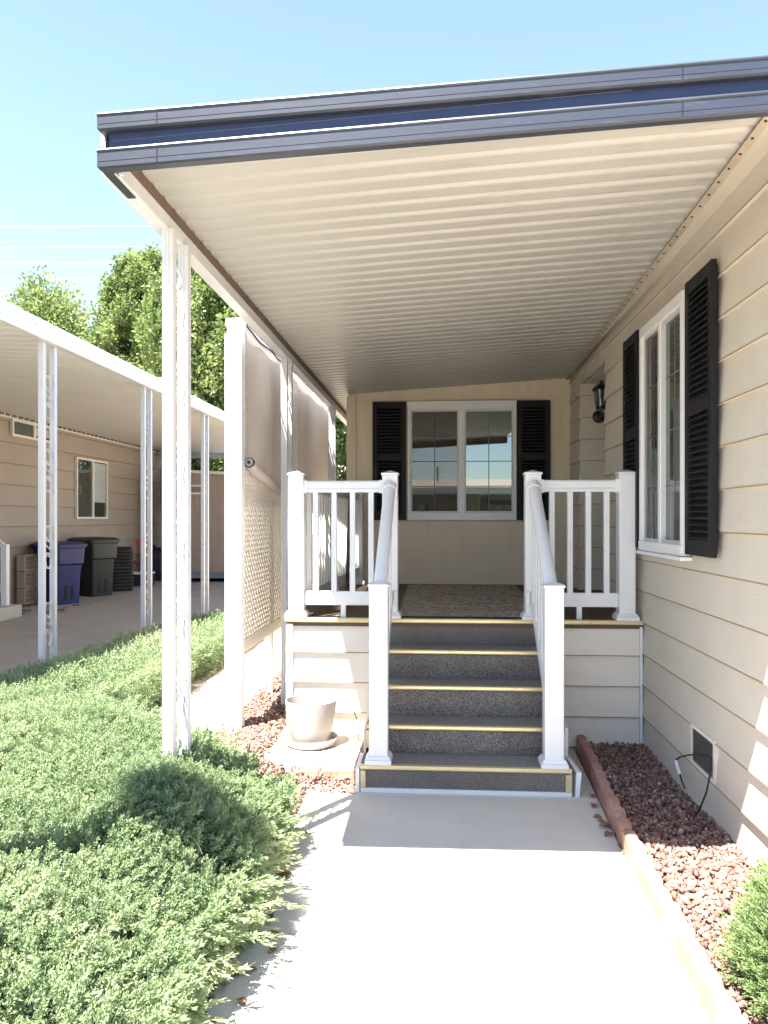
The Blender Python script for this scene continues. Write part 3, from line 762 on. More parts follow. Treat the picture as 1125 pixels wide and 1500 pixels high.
for y in(6.62,8.3,LYb-.03): sd.box(LX-.022,LX+.024,y-.028,y+.028,.781,1.833); sd.box(LX-.022,LX+.024,y-.028,y+.028,1.913,3.069); sd.box(LX-.022,LX+.02,y-.028,y+.028,.1,.684)
each(lp,'stud',sd,M['lattice'],bevel=.002)
def lat(y0,y1,z0,z1,diag=.078,w=.033):
    mb=MB(); 
    for sgn,xo in((1,-.0035),(-1,.0035)):
        # lines y - sgn*z = c
        cs=np.arange(min(y0-z1,y0-z0) if sgn>0 else y0+z0, (y1-z0 if sgn>0 else y1+z1), diag)
        for c_ in cs:
            # param by z
            za,zb=z0,z1
            # y=c+sgn*z
            if sgn>0:
                za=max(z0,y0-c_); zb=min(z1,y1-c_)
            else:
                za=max(z0,c_-y1); zb=min(z1,c_-y0)
            if zb-za<.02: continue
            a=(LX+xo,c_+sgn*za,za); b_=(LX+xo,c_+sgn*zb,zb)
            mb.bar(a,b_,w,.0068,up=(1,0,0))
    return mb
lp('lattice_panel',lat(LYa+.08,LYb,.72,3.10),M['lattice'])
def cloth(label,y0,y1,za,zb,zlow0,zlow1,rip,roll):
    base=(LX+.05,y0,zlow0)
    V=[];F=[]; ny,nz=28,40
    for j in range(nz+1):
        for i in range(ny+1):
            u=i/ny; v=j/nz
            top=za+(zb-za)*u - rip*math.sin(PI*u)*.12 - rip*.03*math.sin(u*9)
            low=zlow0+(zlow1-zlow0)*(u**.7)
            z=top+(low-top)*v; y=y0+(y1-y0)*u
            x=LX+.05+.006*math.sin(u*14+v*3)+.010*math.sin(u*5+1.3)*v + .004*math.sin(v*11+u*6)
            V.append((x-base[0],y-base[1],z-base[2]))
    for j in range(nz):
        for i in range(ny):
            a=j*(ny+1)+i; F.append((a,a+1,a+ny+2,a+ny+1))
    t=thing('shade_cloth',label,'shade cloth',base,0,'taupe shade cloths hung on the lattice')
    obj('fabric',MB().add(V,F),M['cloth'],t,smooth=True)
    # hem along the top
    obj('top_hem',MB().tube([V[i] for i in range(ny+1)],.008,6),M['dark'] if roll else M['white'],t,smooth=True)
    if roll:
        pts=[]; rs=[]
        for i in range(ny+1):
            q=V[nz*(ny+1)+i]; pts.append((q[0]+.028,q[1],q[2]-.01)); rs.append(.042-.012*i/ny)
        r=obj('roll',MB().tube(pts,rs,16,cap=False),M['rollcloth'],t,smooth=True)
        p0=Vector(pts[0]); 
        sp=MB(); sp.tube([p0+Vector((0,-.004,0)),p0+Vector((0,.01,0))],.030,16); obj('roll_core',sp,M['tin'],r)
        sp=MB(); sp.tube([p0+Vector((0,-.010,0)),p0+Vector((0,-.004,0))],.012,12); obj('core_end',sp,M['dark'],r)
    return t
M['rollcloth']=pm('rolled taupe cloth',(.52,.455,.41),(.46,.40,.36),30,stretch=(1,8,1),rough=.85)
cloth('near taupe shade cloth with its lower end rolled up diagonally',LYa+.085,7.14,3.10,3.14,2.10,1.90,.32,True)
cloth('far taupe shade cloth with a sagging white top edge',7.60,LYb-.02,3.15,3.17,1.50,1.50,.6,False)

# ------------------------------------------------------------------ planter corner
PZ=.095
slabs=[(-1.14,-.80,4.90,5.24),(-.795,-.53,4.90,5.24),(-1.14,-.80,5.245,5.60),(-.795,-.53,5.245,5.60)]
lab=['pale square paver at the front left under the planter saucer','narrow pale paver at the front right of the planter','pale paver behind the planter by the gravel','narrow pale paver at the back beside the step brick']
for (x0,x1,y0,y1),l in zip(slabs,lab):
    tag(obj('paving_slab',MB().box(0,x1-x0,0,y1-y0,0,.06),M['paver'],loc=(x0,y0,PZ-.06-random.random()*.003),bevel=.006),l,'paver','pale pavers under the planter')
bl=['red brick lying along the front edge of the planter pavers','red brick at the left end of the paver front edge','red brick standing on edge beside the bottom step']
for (c,rz),l in zip((((-.62,4.85,.045),.03),((-.85,4.86,.035),-.05),((-.50,5.05,.065),PI/2-.06)),bl):
    o=tag(obj('brick',MB().box(-.10,.10,-.028,.028,-.045,.045),M['brick'],loc=c,bevel=.006),l,'brick','bricks round the planter pavers'); o.rotation_euler=(0,0,rz)
PC=(-.885,5.35,PZ)
sa=MB().lathe([(0,0),(.150,0),(.168,.012),(.185,.05),(.190,.058),(.186,.061),(.178,.055),(.162,.018),(.145,.012),(0,.012)],56)
tag(obj('plant_saucer',sa,M['pot'],loc=PC,smooth=True),'round beige saucer on the pavers beneath the empty planter','saucer')
po=MB().lathe([(0,.0),(.118,.0),(.128,.010),(.142,.06),(.160,.14),(.172,.21),(.178,.27),(.1795,.303),(.176,.307),(.171,.303),(.166,.27),(.158,.20),(.148,.15),(0,.15)],64)
pot=thing('planter_pot','empty beige round planter pot standing on its saucer','planter',(PC[0],PC[1],PC[2]+.0125))
obj('pot_body',po,M['pot'],pot,smooth=True)
obj('potting_soil',MB().lathe([(0,.155),(.147,.153)],30),M['soil'],pot)
pg=MB(); 
for a in np.linspace(-.12,.12,7): pass
pg.obox((.0,-.1315,.028),(.040,.010,.012),Matrix.Identity(3)); obj('overflow_plug',pg,M['white'],pot,bevel=.002)
dt=MB(); q=[px_d(493,5.36,1.68-280*5.36/1125),px_d(505,5.32,1.68-275*5.32/1125),px_d(518,5.34,1.68-281*5.34/1125),px_d(524,5.34,1.68-297*5.34/1125),px_d(524,5.33,1.68-315*5.33/1125),px_d(521,5.31,1.68-325*5.31/1125)]
tag(obj('drip_tube',dt.tube(q,.004,6),M['rubber'],smooth=True),'thin black drip tube looping from the planter to the step','tube')
fv=MB().tube([px_d(521,5.3,.13),px_d(524,5.28,.19)],.014,10).tube([px_d(517,5.28,.15),px_d(530,5.28,.16)],.009,8)
tag(obj('tap_fitting',fv,M['gold'],smooth=True),'small brass tap fitting beside the left end of the steps','fitting')

# ------------------------------------------------------------------ scalloped edging
def edging_mesh(Ln=.60,lobes=4):
    mb=MB(); n=lobes*10; w=.052
    vs=[];fs=[]
    for i in range(n+1):
        u=i/n*lobes; k=abs(math.sin(PI*u)); bulge=.012*k; z=.105+.022*k**.6
        y=i/n*Ln
        for x_,z_ in((-w/2-bulge*.5,-.08),(-w/2-bulge*.5,z-.012),(-w/2+.010,z),(w/2-.010,z),(w/2+bulge*.5,z-.012),(w/2+bulge*.5,-.08)): vs.append((x_,y,z_))
    for i in range(n):
        for k in range(5): fs.append((i*6+k,i*6+k+1,(i+1)*6+k+1,(i+1)*6+k))
    fs.append(tuple(range(5,-1,-1))); fs.append(tuple(n*6+k for k in range(6)))
    return mb.add(vs,fs)
e0=None
pts=[(1.035,5.66),(1.015,5.055),(.985,4.45),(.962,3.845),(.945,3.24),(.935,2.635),(.930,2.03)]
el=['scalloped red edging block farthest back beside the lowest step','shaded red edging block just in front of the steps corner','shaded scalloped edging block across from the house vent','scalloped edging block split between awning shade and sun','sunlit pink edging block first in front of the shade line','sunlit pale edging block between gravel and bright path','nearest scalloped edging block by the round shrub']
for i,(x_,y_) in enumerate(pts):
    if e0 is None: o=e0=obj('edging_block',edging_mesh(),M['edging'],bevel=0,smooth=True)
    else: o=e0.copy(); COL.objects.link(o)
    nx_=pts[min(i+1,len(pts)-1)]; a=math.atan2(nx_[0]-x_,y_-nx_[1]) if i<len(pts)-1 else .008
    o.location=(x_,y_,0); o.rotation_euler=(random.uniform(-.03,.03),random.uniform(-.01,.01),PI+a)
    tag(o,el[i],'edging block','scalloped edging along the path')

# ------------------------------------------------------------------ rocks
ico_v=[]; t_=(1+5**.5)/2
for a,b_ in((-1,t_),(1,t_),(-1,-t_),(1,-t_)): ico_v+= [(a,b_,0)]
for a,b_ in((-1,t_),(1,t_),(-1,-t_),(1,-t_)): ico_v+= [(0,a,b_)]
for a,b_ in((-1,t_),(1,t_),(-1,-t_),(1,-t_)): ico_v+= [(b_,0,a)]
ico_v=np.array(ico_v)/1.9
ico_f=np.array([(0,11,5),(0,5,1),(0,1,7),(0,7,10),(0,10,11),(1,5,9),(5,11,4),(11,10,2),(10,7,6),(7,1,8),(3,9,4),(3,4,2),(3,2,6),(3,6,8),(3,8,9),(4,9,5),(2,4,11),(6,2,10),(8,6,7),(9,8,1)])
def rocks(name,label,P,size):
    n=len(P); s=RNG.uniform(*size,(n,1,1))*RNG.uniform(.7,1.35,(n,1,3))*np.array([1,1,.8])
    jit=RNG.normal(1,.20,(n,12,1))
    q=RNG.normal(size=(n,4)); q/=np.linalg.norm(q,axis=1,keepdims=True); w_,x,y,z=q.T
    R=np.stack([1-2*(y*y+z*z),2*(x*y-z*w_),2*(x*z+y*w_),2*(x*y+z*w_),1-2*(x*x+z*z),2*(y*z-x*w_),2*(x*z-y*w_),2*(y*z+x*w_),1-2*(x*x+y*y)],-1).reshape(n,3,3)
    v=(ico_v[None]*jit*s); v=np.einsum('nij,nkj->nki',R,v)+P[:,None,:]
    f=(ico_f[None]+(np.arange(n)*12)[:,None,None]).reshape(-1,3)
    tint=np.repeat(np.clip(RNG.beta(2.2,2.2,n)+.25*(RNG.random(n)>.95),0,1),20)
    o=bpy.data.objects.new(name,np_mesh(name,v.reshape(-1,3),f,M['rock'],tint)); COL.objects.link(o)
    tag(o,label,'gravel',kind='stuff'); return o
n=16000
y=RNG.uniform(1.2,5.68,n); x0=np.interp(y,[2.0,3.2,4.4,5.7],[.955,.975,1.02,1.06])+.02
x=x0+(1.485-x0)*RNG.random(n)
P=np.stack([x,y,.012+.045*RNG.random(n)+.02*np.sin(x*9)*np.sin(y*5)],-1)
rocks('lava_rock','reddish lava rock filling the strip along the house wall',P,(.006,.0155))
n=9000
x=RNG.uniform(-1.58,-.5,n); y=RNG.uniform(3.6,5.66,n)
k=~((x>-1.15)&(y>4.88))& ~((x>-.80)&(y<4.70))& ~((x>-.75)&(y<4.62)&(y>4.2)&(x>-.62)) 
x=x[k];y=y[k]
x2=RNG.uniform(-1.56,-1.13,4500); y2=RNG.uniform(4.7,8.6,4500)
x=np.concatenate([x,x2]);y=np.concatenate([y,y2])
P=np.stack([x,y,np.maximum(gz(x,y),-.0)+.008+.03*RNG.random(len(x))],-1)
P[:,2]=gz(x,y)+.010+.03*RNG.random(len(x))
rocks('lava_rock','reddish lava rock between the side walk and the deck skirting',P,(.006,.015))
x=RNG.uniform(-3.42,-3.05,900); y=RNG.uniform(9.2,13,900)
rocks('lava_rock','dark red lava rock strip beside the neighbouring driveway',np.stack([x,y,gz(x,y)+.03],-1),(.02,.04))

# ------------------------------------------------------------------ juniper ground cover
def sprig_template(seed,nb=13,leaves=6):
    r=np.random.default_rng(seed); V=[];F=[];T=[]
    def blade(p,d,l,w,tt):
        d=d/np.linalg.norm(d); s=np.cross(d,r.normal(size=3)); s/=np.linalg.norm(s)
        b=len(V); V.extend([p,p+d*l*.45+s*w,p+d*l,p+d*l*.45-s*w]); F.append((b,b+1,b+2,b+3)); T.append(tt)
    for i in range(nb):
        t=.08+.92*i/(nb-1); p=np.array([.10*math.sin(t*2.5+seed),.06*math.sin(t*3+seed*2),t])
        a=i*2.4+r.uniform(-.4,.4); sp=.75*(1-.45*t)
        d=np.array([math.cos(a)*sp,math.sin(a)*sp,.75+.5*t]); d/=np.linalg.norm(d); Lb=.36*(1-.5*t)*r.uniform(.8,1.2)
        for j in range(leaves):
            u=(j+.4)/leaves; pp=p+d*Lb*u; dd=d+r.normal(size=3)*.55
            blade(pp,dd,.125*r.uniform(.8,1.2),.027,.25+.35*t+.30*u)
        blade(p+d*Lb,d,.12,.024,.55+.4*t)
    for j in range(4):
        blade(np.array([0,0,.9+.03*j]),np.array([0,0,1])+r.normal(size=3)*.35,.16,.03,.95)
    return np.array(V),np.array(F),np.array(T)
TPL=[sprig_template(s) for s in range(5)]
TPL_FAR=[sprig_template(s+20,7,3) for s in range(4)]
def rotz_to(D,roll):
    """rotation matrices taking +z to D"""
    D=D/np.linalg.norm(D,axis=1,keepdims=True)
    up=np.tile([0.,0.,1.],(len(D),1)); up[np.abs(D[:,2])>.95]=[1,0,0]
    X=np.cross(up,D); X/=np.linalg.norm(X,axis=1,keepdims=True); Y=np.cross(D,X)
    c,s=np.cos(roll)[:,None],np.sin(roll)[:,None]
    return np.stack([X*c+Y*s,-X*s+Y*c,D],-1)
def sprigs(P,D,L,W,tb,tpls):
    n=len(P); R=rotz_to(D,RNG.uniform(0,6.28,n)); which=RNG.integers(0,len(tpls),n)
    Vs=[];Fs=[];Ts=[];base=0
    for k,(v,f,t) in enumerate(tpls):
        idx=np.where(which==k)[0]
        if not len(idx): continue
        vv=v[None]*np.stack([W[idx],W[idx],L[idx]],-1)[:,None,:]
        vv=np.einsum('nij,nkj->nki',R[idx],vv)+P[idx][:,None,:]
        ff=(f[None]+(np.arange(len(idx))*len(v))[:,None,None]).reshape(-1,4)+base
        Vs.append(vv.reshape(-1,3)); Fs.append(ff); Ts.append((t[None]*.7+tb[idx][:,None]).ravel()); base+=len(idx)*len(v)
    return np.concatenate(Vs),np.concatenate(Fs),np.clip(np.concatenate(Ts),0,1)
def edge_x(y):   # right edge over the path
    return np.interp(y,[-1,1.2,2.0,2.6,3.2,3.8,4.3],[-.79,-.79,-.785,-.775,-.77,-.81,-.87])+.035*np.sin(y*7)+.02*np.sin(y*17+1)
def back_y(x):   # far edge of the near mass
    return np.interp(x,[-3.6,-2.30,-2.24,-1.9,-1.4,-1.0,-.85,-.7],[9.6,9.6,4.75,4.45,4.15,3.95,3.85,3.7])+.05*np.sin(x*9)
def jin(x,y):
    return (x<edge_x(y))&(x>-3.38)&(y<back_y(x))&(y>-.5)
def jdist(x,y):
    """rough distance to the nearest open edge"""
    e=edge_x(y)-x; b=back_y(x)-y
    wl=np.where(y>4.5,-2.24-x,9.0); nb=x+3.40
    return e,np.minimum(b,wl),nb
def jtop(x,y):
    e,b,nb=jdist(x,y)
    t=.29+.46*(1-np.exp(-np.maximum(e,0)/.34))+.09*np.exp(-((x+1.1)/.35)**2-((y-3.2)/.45)**2)
    t=np.where((y>4.4),.62,t)
    drop=.42*np.exp(-np.maximum(b,0)/np.where(y>4.5,.12,.24))
    drop2=.30*np.exp(-np.maximum(nb,0)/.30)
    lump=wob(x*1.3,y*1.3)*.030+wob(x*3.1+5,y*3.1)*.024
    far=-.10*sstep(4.5,8,y)
    return np.maximum(t-drop*np.clip(t-.1,.1,1)-drop2+lump+far,gz(x,y)+.10)
def jsample(x0,x1,y0,y1,dens):
    n=int((x1-x0)*(y1-y0)*dens); x=RNG.uniform(x0,x1,n); y=RNG.uniform(y0,y1,n); k=jin(x,y); return x[k],y[k]
def jnorm(x,y,h=.04):
    dx=(jtop(x+h,y)-jtop(x-h,y))/(2*h); dy=(jtop(x,y+h)-jtop(x,y-h))/(2*h)
    n=np.stack([-dx,-dy,np.ones_like(dx)],-1); return n/np.linalg.norm(n,axis=1,keepdims=True)
def jbuild(x,y,L0,L1,W0,tpls,lean=.55):
    n=len(x); z=jtop(x,y); nn=jnorm(x,y); L=RNG.uniform(L0,L1,n)
    # tufts share a direction
    cl=np.stack([np.sin(x*11+y*5)+np.sin(y*17-x*3),np.cos(y*13+x*7)+np.sin(x*19),np.zeros(n)],-1)*.30
    D=nn*.42+cl*1.25+RNG.normal(size=(n,3))*[.45,.45,.16]+np.array([.12,-.05,.22])
    P=np.stack([x,y,z-L*.55-RNG.random(n)**2*.06],-1)
    tb=RNG.normal(.10,.12,n)+.10*wob(x*2.2+9,y*2.2)
    return sprigs(P,D,L,L*W0,tb,tpls)
parts=[]
x,y=jsample(-2.6,-.5,.9,4.7,2900); parts.append(jbuild(x,y,.052,.090,1.1,TPL))
x,y=jsample(-3.4,-2.6,2.0,5.5,1100); parts.append(jbuild(x,y,.09,.14,1.0,TPL))
x,y=jsample(-3.4,-2.2,4.7,9.7,1100); parts.append(jbuild(x,y,.10,.16,1.1,TPL_FAR))
# side faces: along path edge, back edge and walk bank
def jside(xs_,ys_,out,L0,L1,tpls,ztop,zlow):
    n=len(xs_); zf=RNG.random(n); z=zlow+(ztop-zlow)*zf
    D=out*1.0+RNG.normal(size=(n,3))*.35+np.array([0,0,.45])[None]*zf[:,None]
    L=RNG.uniform(L0,L1,n); inset=.07+.06*(1-zf)
    P=np.stack([xs_,ys_,z],-1)-out*inset[:,None]
    return sprigs(P,D,L,L*.9,RNG.normal(.05,.12,n),tpls)
y=RNG.uniform(.9,4.0,3600); x=edge_x(y); parts.append(jside(x,y,np.tile([1.,-.15,0],(len(y),1)),.08,.14,TPL,np.full(len(y),.29),np.full(len(y),.03)))
x=RNG.uniform(-2.2,-.75,1500); y=back_y(x); parts.append(jside(x,y,np.tile([.1,1.,0],(len(x),1)),.08,.14,TPL,jtop(x,y-.1),gz(x,y)))
y=RNG.uniform(4.75,9.6,2600); x=np.full(len(y),-2.24)+.04*np.sin(y*6); parts.append(jside(x,y,np.tile([1.,0,0],(len(y),1)),.09,.15,TPL_FAR,np.full(len(y),.52),np.full(len(y),.14)))
# long runners that poke out over the path
y=RNG.uniform(1.0,4.0,190); x=edge_x(y)-.05; n=len(y)
D=np.tile([1.,-.25,.12],(n,1))+RNG.normal(size=(n,3))*[.1,.45,.22]; L=RNG.uniform(.13,.22,n)
parts.append(sprigs(np.stack([x,y,RNG.uniform(.10,.27,n)],-1),D,L,L*.42,RNG.normal(.28,.12,n),TPL))
twv=[];twf=[]
for i in range(16):
    x_=RNG.uniform(-2.3,-.85); y_=RNG.uniform(1.3,3.9); a=RNG.uniform(-.6,.9); Ln=RNG.uniform(.10,.24); z_=float(jtop(np.array(x_),np.array(y_)))
    pts=[(x_+math.cos(a)*Ln*k/4,y_-math.sin(a)*Ln*k/4+RNG.normal()*.008,z_-.022+.015*math.sin(k)-.006*k+RNG.normal()*.004) for k in range(5)]
    m_=MB().tube(pts,[.0028,.0026,.0024,.002,.001],4,cap=False); twf+= [tuple(q+len(twv) for q in f) for f in m_.f]; twv+=m_.v
off=0;Vs=[];Fs=[];Ts=[]
for v,f,t in parts: Vs.append(v);Fs.append(f+off);Ts.append(t);off+=len(v)
# dark underlayer added to block light beneath the sprigs
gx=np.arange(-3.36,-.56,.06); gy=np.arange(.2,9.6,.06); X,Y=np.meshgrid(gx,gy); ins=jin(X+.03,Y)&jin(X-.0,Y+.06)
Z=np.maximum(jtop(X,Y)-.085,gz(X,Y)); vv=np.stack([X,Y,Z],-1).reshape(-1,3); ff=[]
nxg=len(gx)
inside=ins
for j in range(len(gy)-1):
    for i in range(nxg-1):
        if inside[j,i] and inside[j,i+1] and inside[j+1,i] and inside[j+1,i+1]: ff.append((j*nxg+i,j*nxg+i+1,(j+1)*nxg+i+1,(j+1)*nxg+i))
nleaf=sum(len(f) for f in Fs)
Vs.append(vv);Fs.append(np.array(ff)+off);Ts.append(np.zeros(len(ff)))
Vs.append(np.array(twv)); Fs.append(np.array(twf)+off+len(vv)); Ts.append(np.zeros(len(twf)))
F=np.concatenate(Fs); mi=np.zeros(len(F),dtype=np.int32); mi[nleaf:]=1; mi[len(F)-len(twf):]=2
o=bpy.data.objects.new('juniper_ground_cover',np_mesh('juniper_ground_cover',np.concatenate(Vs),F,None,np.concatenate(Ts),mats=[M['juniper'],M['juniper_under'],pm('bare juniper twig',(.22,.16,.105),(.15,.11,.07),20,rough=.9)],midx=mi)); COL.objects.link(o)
tag(o,'low spreading blue green juniper covering the bed left of the path','ground cover',kind='stuff')
print('juniper faces',len(F))

# round shrub at the right
sh=thing('round_shrub','clipped round green shrub beside the gravel and house wall','shrub',(1.335,2.62,.03))
n=2600; u=RNG.normal(size=(n,3)); u/=np.linalg.norm(u,axis=1,keepdims=True); u[:,2]=np.abs(u[:,2])*1.0-.25
rad=np.array([.31,.36,.47])*(1+.06*np.sin(u[:,:1]*7+u[:,1:2]*5))
P=u*rad*RNG.uniform(.68,.86,(n,1)); P[:,2]+=.14; D=u+np.array([0,0,.75])+RNG.normal(size=(n,3))*.25; L=RNG.uniform(.08,.13,n)
v,f,t=sprigs(P,D,L,L*.7,RNG.normal(.1,.12,n),TPL)
o=bpy.data.objects.new('foliage',np_mesh('shrub_foliage',v,f,M['shrubleaf'],t)); COL.objects.link(o); o.parent=sh
obj('stem',MB().tube([(0,0,-.05),(.01,0,.15),(0,.01,.3)],[.04,.03,.015],8),M['trunk'],sh,smooth=True)

# unseen round head on a stem, added to cast the juniper's round shadow
tp=thing('shadow_caster','unseen round headed shadow caster on a thin stem beyond the left edge','tree',(-1.68,1.94,.14))
obj('trunk',MB().tube([(0,0,0),(.01,.0,1.6),(0,.01,3.15)],[.05,.05,.045],8),M['trunk'],tp,smooth=True)
n=3600; u=RNG.normal(size=(n,3)); u/=np.linalg.norm(u,axis=1,keepdims=True)
P=u*.215*RNG.uniform(.2,1,(n,1))**.5+np.array([0,0,3.26]); L=RNG.uniform(.05,.08,n)
v,f,t=sprigs(P,u+RNG.normal(size=(n,3))*.3,L,L,RNG.normal(.1,.12,n),TPL_FAR)
obj('caster_core',MB().lathe([(.001,-.2),(.12,-.16),(.19,-.06),(.2,.03),(.14,.14),(.001,.2)],20,(0,0,3.26)),M['juniper_under'],tp,smooth=True)  # solid core added to make the cast shadow denser
o=bpy.data.objects.new('crown',np_mesh('topiary_crown',v,f,M['shrubleaf'],t)); COL.objects.link(o); o.parent=tp

# ------------------------------------------------------------------ cable at the vent
q=[px_x(1042,1110,1.465),px_x(1036,1107,1.45),px_x(1024,1105,1.43),px_x(1008,1106,1.42),px_x(996,1109,1.42),px_x(990,1113,1.425)]
q2=[px_x(990,1113,1.425),px_x(992,1122,1.43),px_x(996,1134,1.435)]
q3=[px_x(996,1134,1.435),px_x(999,1145,1.45),px_x(1003,1155,1.47)]
cb=thing('black_cable','loose black cable looping out of the crawlspace vent onto gravel','cable',q[0])
sh_=lambda pts:[Vector(p)-Vector(q[0]) for p in pts]
q4=[px_x(1042,1110,1.465),px_x(1041,1130,1.44),px_x(1035,1160,1.42),px_x(1024,1188,1.41),px_x(1010,1204,1.40),px_x(996,1214,1.385),px_x(980,1220,1.36),px_x(966,1219,1.32)]
obj('cable_loop',MB().tube(sh_(q),.005,6).tube(sh_(q3),.005,6).tube(sh_(q4),.005,6),M['rubber'],cb,smooth=True)
obj('connector',MB().tube(sh_(q2),.010,8),M['white'],cb,smooth=True)

# ------------------------------------------------------------------ fallen leaves
def leaf_mesh(seed):
    r=random.Random(seed); mb=MB(); n=6; vs=[]
    for i in range(n+1):
        u=i/n; w=math.sin(PI*min(u*1.05,1))**.8*.022+.001; c=.010*math.sin(u*PI)+r.uniform(-.002,.002)
        vs+= [(-w,u*.07-.035,.004+c+w*.5*r.random()),(0,u*.07-.035,.003+c*.3),(w,u*.07-.035,.004+c+w*.7*r.random())]
    fs=[]
    for i in range(n): 
        a=i*3; fs+= [(a,a+1,a+4,a+3),(a+1,a+2,a+5,a+4)]
    return mb.add(vs,fs)
lm=[obj('fallen_leaf',leaf_mesh(i),M['leaf_dry']) for i in range(4)]
spots=[]
rr=random.Random(3)
for i in range(40): y_=rr.uniform(1.6,3.9); spots.append((float(edge_x(y_))+rr.uniform(-.01,.10),y_,.002,'dry brown leaf lying on the path along the juniper edge','leaves by the juniper edge'))
for i in range(26): y_=rr.uniform(3.3,5.4); spots.append((1.07+rr.random()*.35,y_,.055,'dry leaf lying on the shaded lava rock by the wall','leaves on the lava rock'))
for i in range(10): spots.append((.88+rr.random()*.09,rr.uniform(3.9,5.0),.002,'dry leaf beside the red edging on the shaded path','leaves beside the edging'))
for i in range(22): spots.append((rr.uniform(-7.1,-6.0),rr.uniform(11.3,13.2),.172,'dry leaf blown under the neighbouring carport near the bins','leaves under the carport'))
for i,(x_,y_,z_,l,g_) in enumerate(spots):
    if i<4: o=lm[i]
    else: o=lm[i%4].copy(); COL.objects.link(o)
    o.location=(x_,y_,z_); s=rr.uniform(.6,1.15)*(1.5 if z_>.1 else (.62 if z_>.05 else 1)); o.scale=(s,s,s); o.rotation_euler=(rr.uniform(-.2,.2),rr.uniform(-.2,.2),rr.uniform(0,6.28))
    tag(o,l,'leaf',g_)

# ------------------------------------------------------------------ neighbour
NX=-7.3
nh=thing('neighbouring_home','tan mobile home with clapboard siding behind the bins','house',(NX-2,12,0))
def npart(name,mb,mat,par=None,**k):
    return obj(name,MB().add([(x-(NX-2),y-12,z) for x,y,z in mb.v],mb.f),mat,par or nh,**k)
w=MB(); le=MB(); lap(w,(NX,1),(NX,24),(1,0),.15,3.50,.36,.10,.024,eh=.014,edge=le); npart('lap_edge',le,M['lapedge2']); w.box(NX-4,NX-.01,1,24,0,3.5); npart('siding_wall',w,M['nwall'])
npart('roof',MB().prism([(NX-4.5,3.51),(NX+.25,3.51),(NX+.25,3.58),(NX-2,3.85),(NX-4.5,3.58)],(0,.8,0),(1,0,0),(0,0,1),(0,23.5,0)),M['roofing'])
def nwin(y0,y1,z0,z1,split):
    f=MB(); X=NX+.018
    f.box(X,X+.05,y0,y1,z0,z0+.04).box(X,X+.05,y0,y1,z1-.04,z1).box(X,X+.05,y0,y0+.04,z0+.04,z1-.04).box(X,X+.05,y1-.04,y1,z0+.04,z1-.04)
    ym=y0+(y1-y0)*split; f.box(X,X+.045,ym-.03,ym+.03,z0+.04,z1-.04)
    fo=npart('window',f,M['npan'])
    npart('pane',MB().box(X+.01,X+.016,y0+.04,y1-.04,z0+.04,z1-.04),M['glass'],fo)
    b=MB(); zz=z0+(z1-z0)*.28
    b.box(X+.017,X+.02,ym+.05,y1-.06,zz,z1-.06); npart('blind',b,pm('window blind',(.42,.44,.42),(.34,.36,.35),3,rough=.6),fo)
nwin(12.65,14.0,3.10,3.40,.55); nwin(15.0,16.45,1.68,2.93,.52); nwin(19.8,20.9,1.9,2.95,.5)
# carport
CX=-3.55
cp=thing('carport','white metal carport roof along the neighbouring driveway','carport',(CX,4,.17))
def cpart(name,mb,mat,par=None,**k):
    return obj(name,MB().add([(x-CX,y-4,z-.17) for x,y,z in mb.v],mb.f),mat,par or cp,**k)
csl=(3.47-3.30)/(CX-NX)
cpn=pans(3.0,19.6,NX+.02,lambda y:CX+.06,3.47,-csl,pitch=.20,dep=.012)
cpart('roof_pan',cpn,M['npan'])
cpart('roof_top',MB().prism([(NX+.05,3.56),(CX+.05,3.56-csl*3.7),(CX+.05,3.58-csl*3.7),(NX+.05,3.58)],(0,3.0,0),(1,0,0),(0,0,1),(0,16.6,0)),M['npan'])
cf=MB().prism([(0,3.265),(.06,3.265),(.075,3.29),(.075,3.35),(.09,3.36),(.09,3.395),(.07,3.425),(0,3.425)],(CX+.03,2.9,0),(1,0,0),(0,0,1),(0,16.8,0))
cf.prism([(0,3.27),(.05,3.27),(.05,3.44),(0,3.44)],(NX+.1,19.6,0),(0,1,0),(0,0,1),(CX-NX-.07,0,-.02))
cpart('fascia',cf,M['alu'],bevel=.003)
wf=MB()
y=3.1
while y<19.5: wf.box(NX+.02,NX+.05,y,y+.12,3.43,3.462); y+=.2
wo=cpart('wall_flashing',MB().box(NX+.012,NX+.024,3.05,19.5,3.40,3.475),M['npan']); [cpart('flashing_tab',m_,M['brown'],wo) for m_ in comps(wf)]
p0=None
for i,y_ in enumerate((6.66,9.05,11.42,13.8,16.2)):
    if p0 is None:
        p0=obj('post',post_mesh(0,3.10,False),M['alu'],cp,bevel=.003)
        for zc in(.55,1.25,1.95,2.62):
            obj('scroll',ribbon([(0,.05+.0775+u,z) for u,z in scroll_pts(zc,.40,.155)],.022),M['alu'],p0)
        p=p0
    else:
        p=copy_tree(p0,cp)
    p.location=(0,y_-4,0)
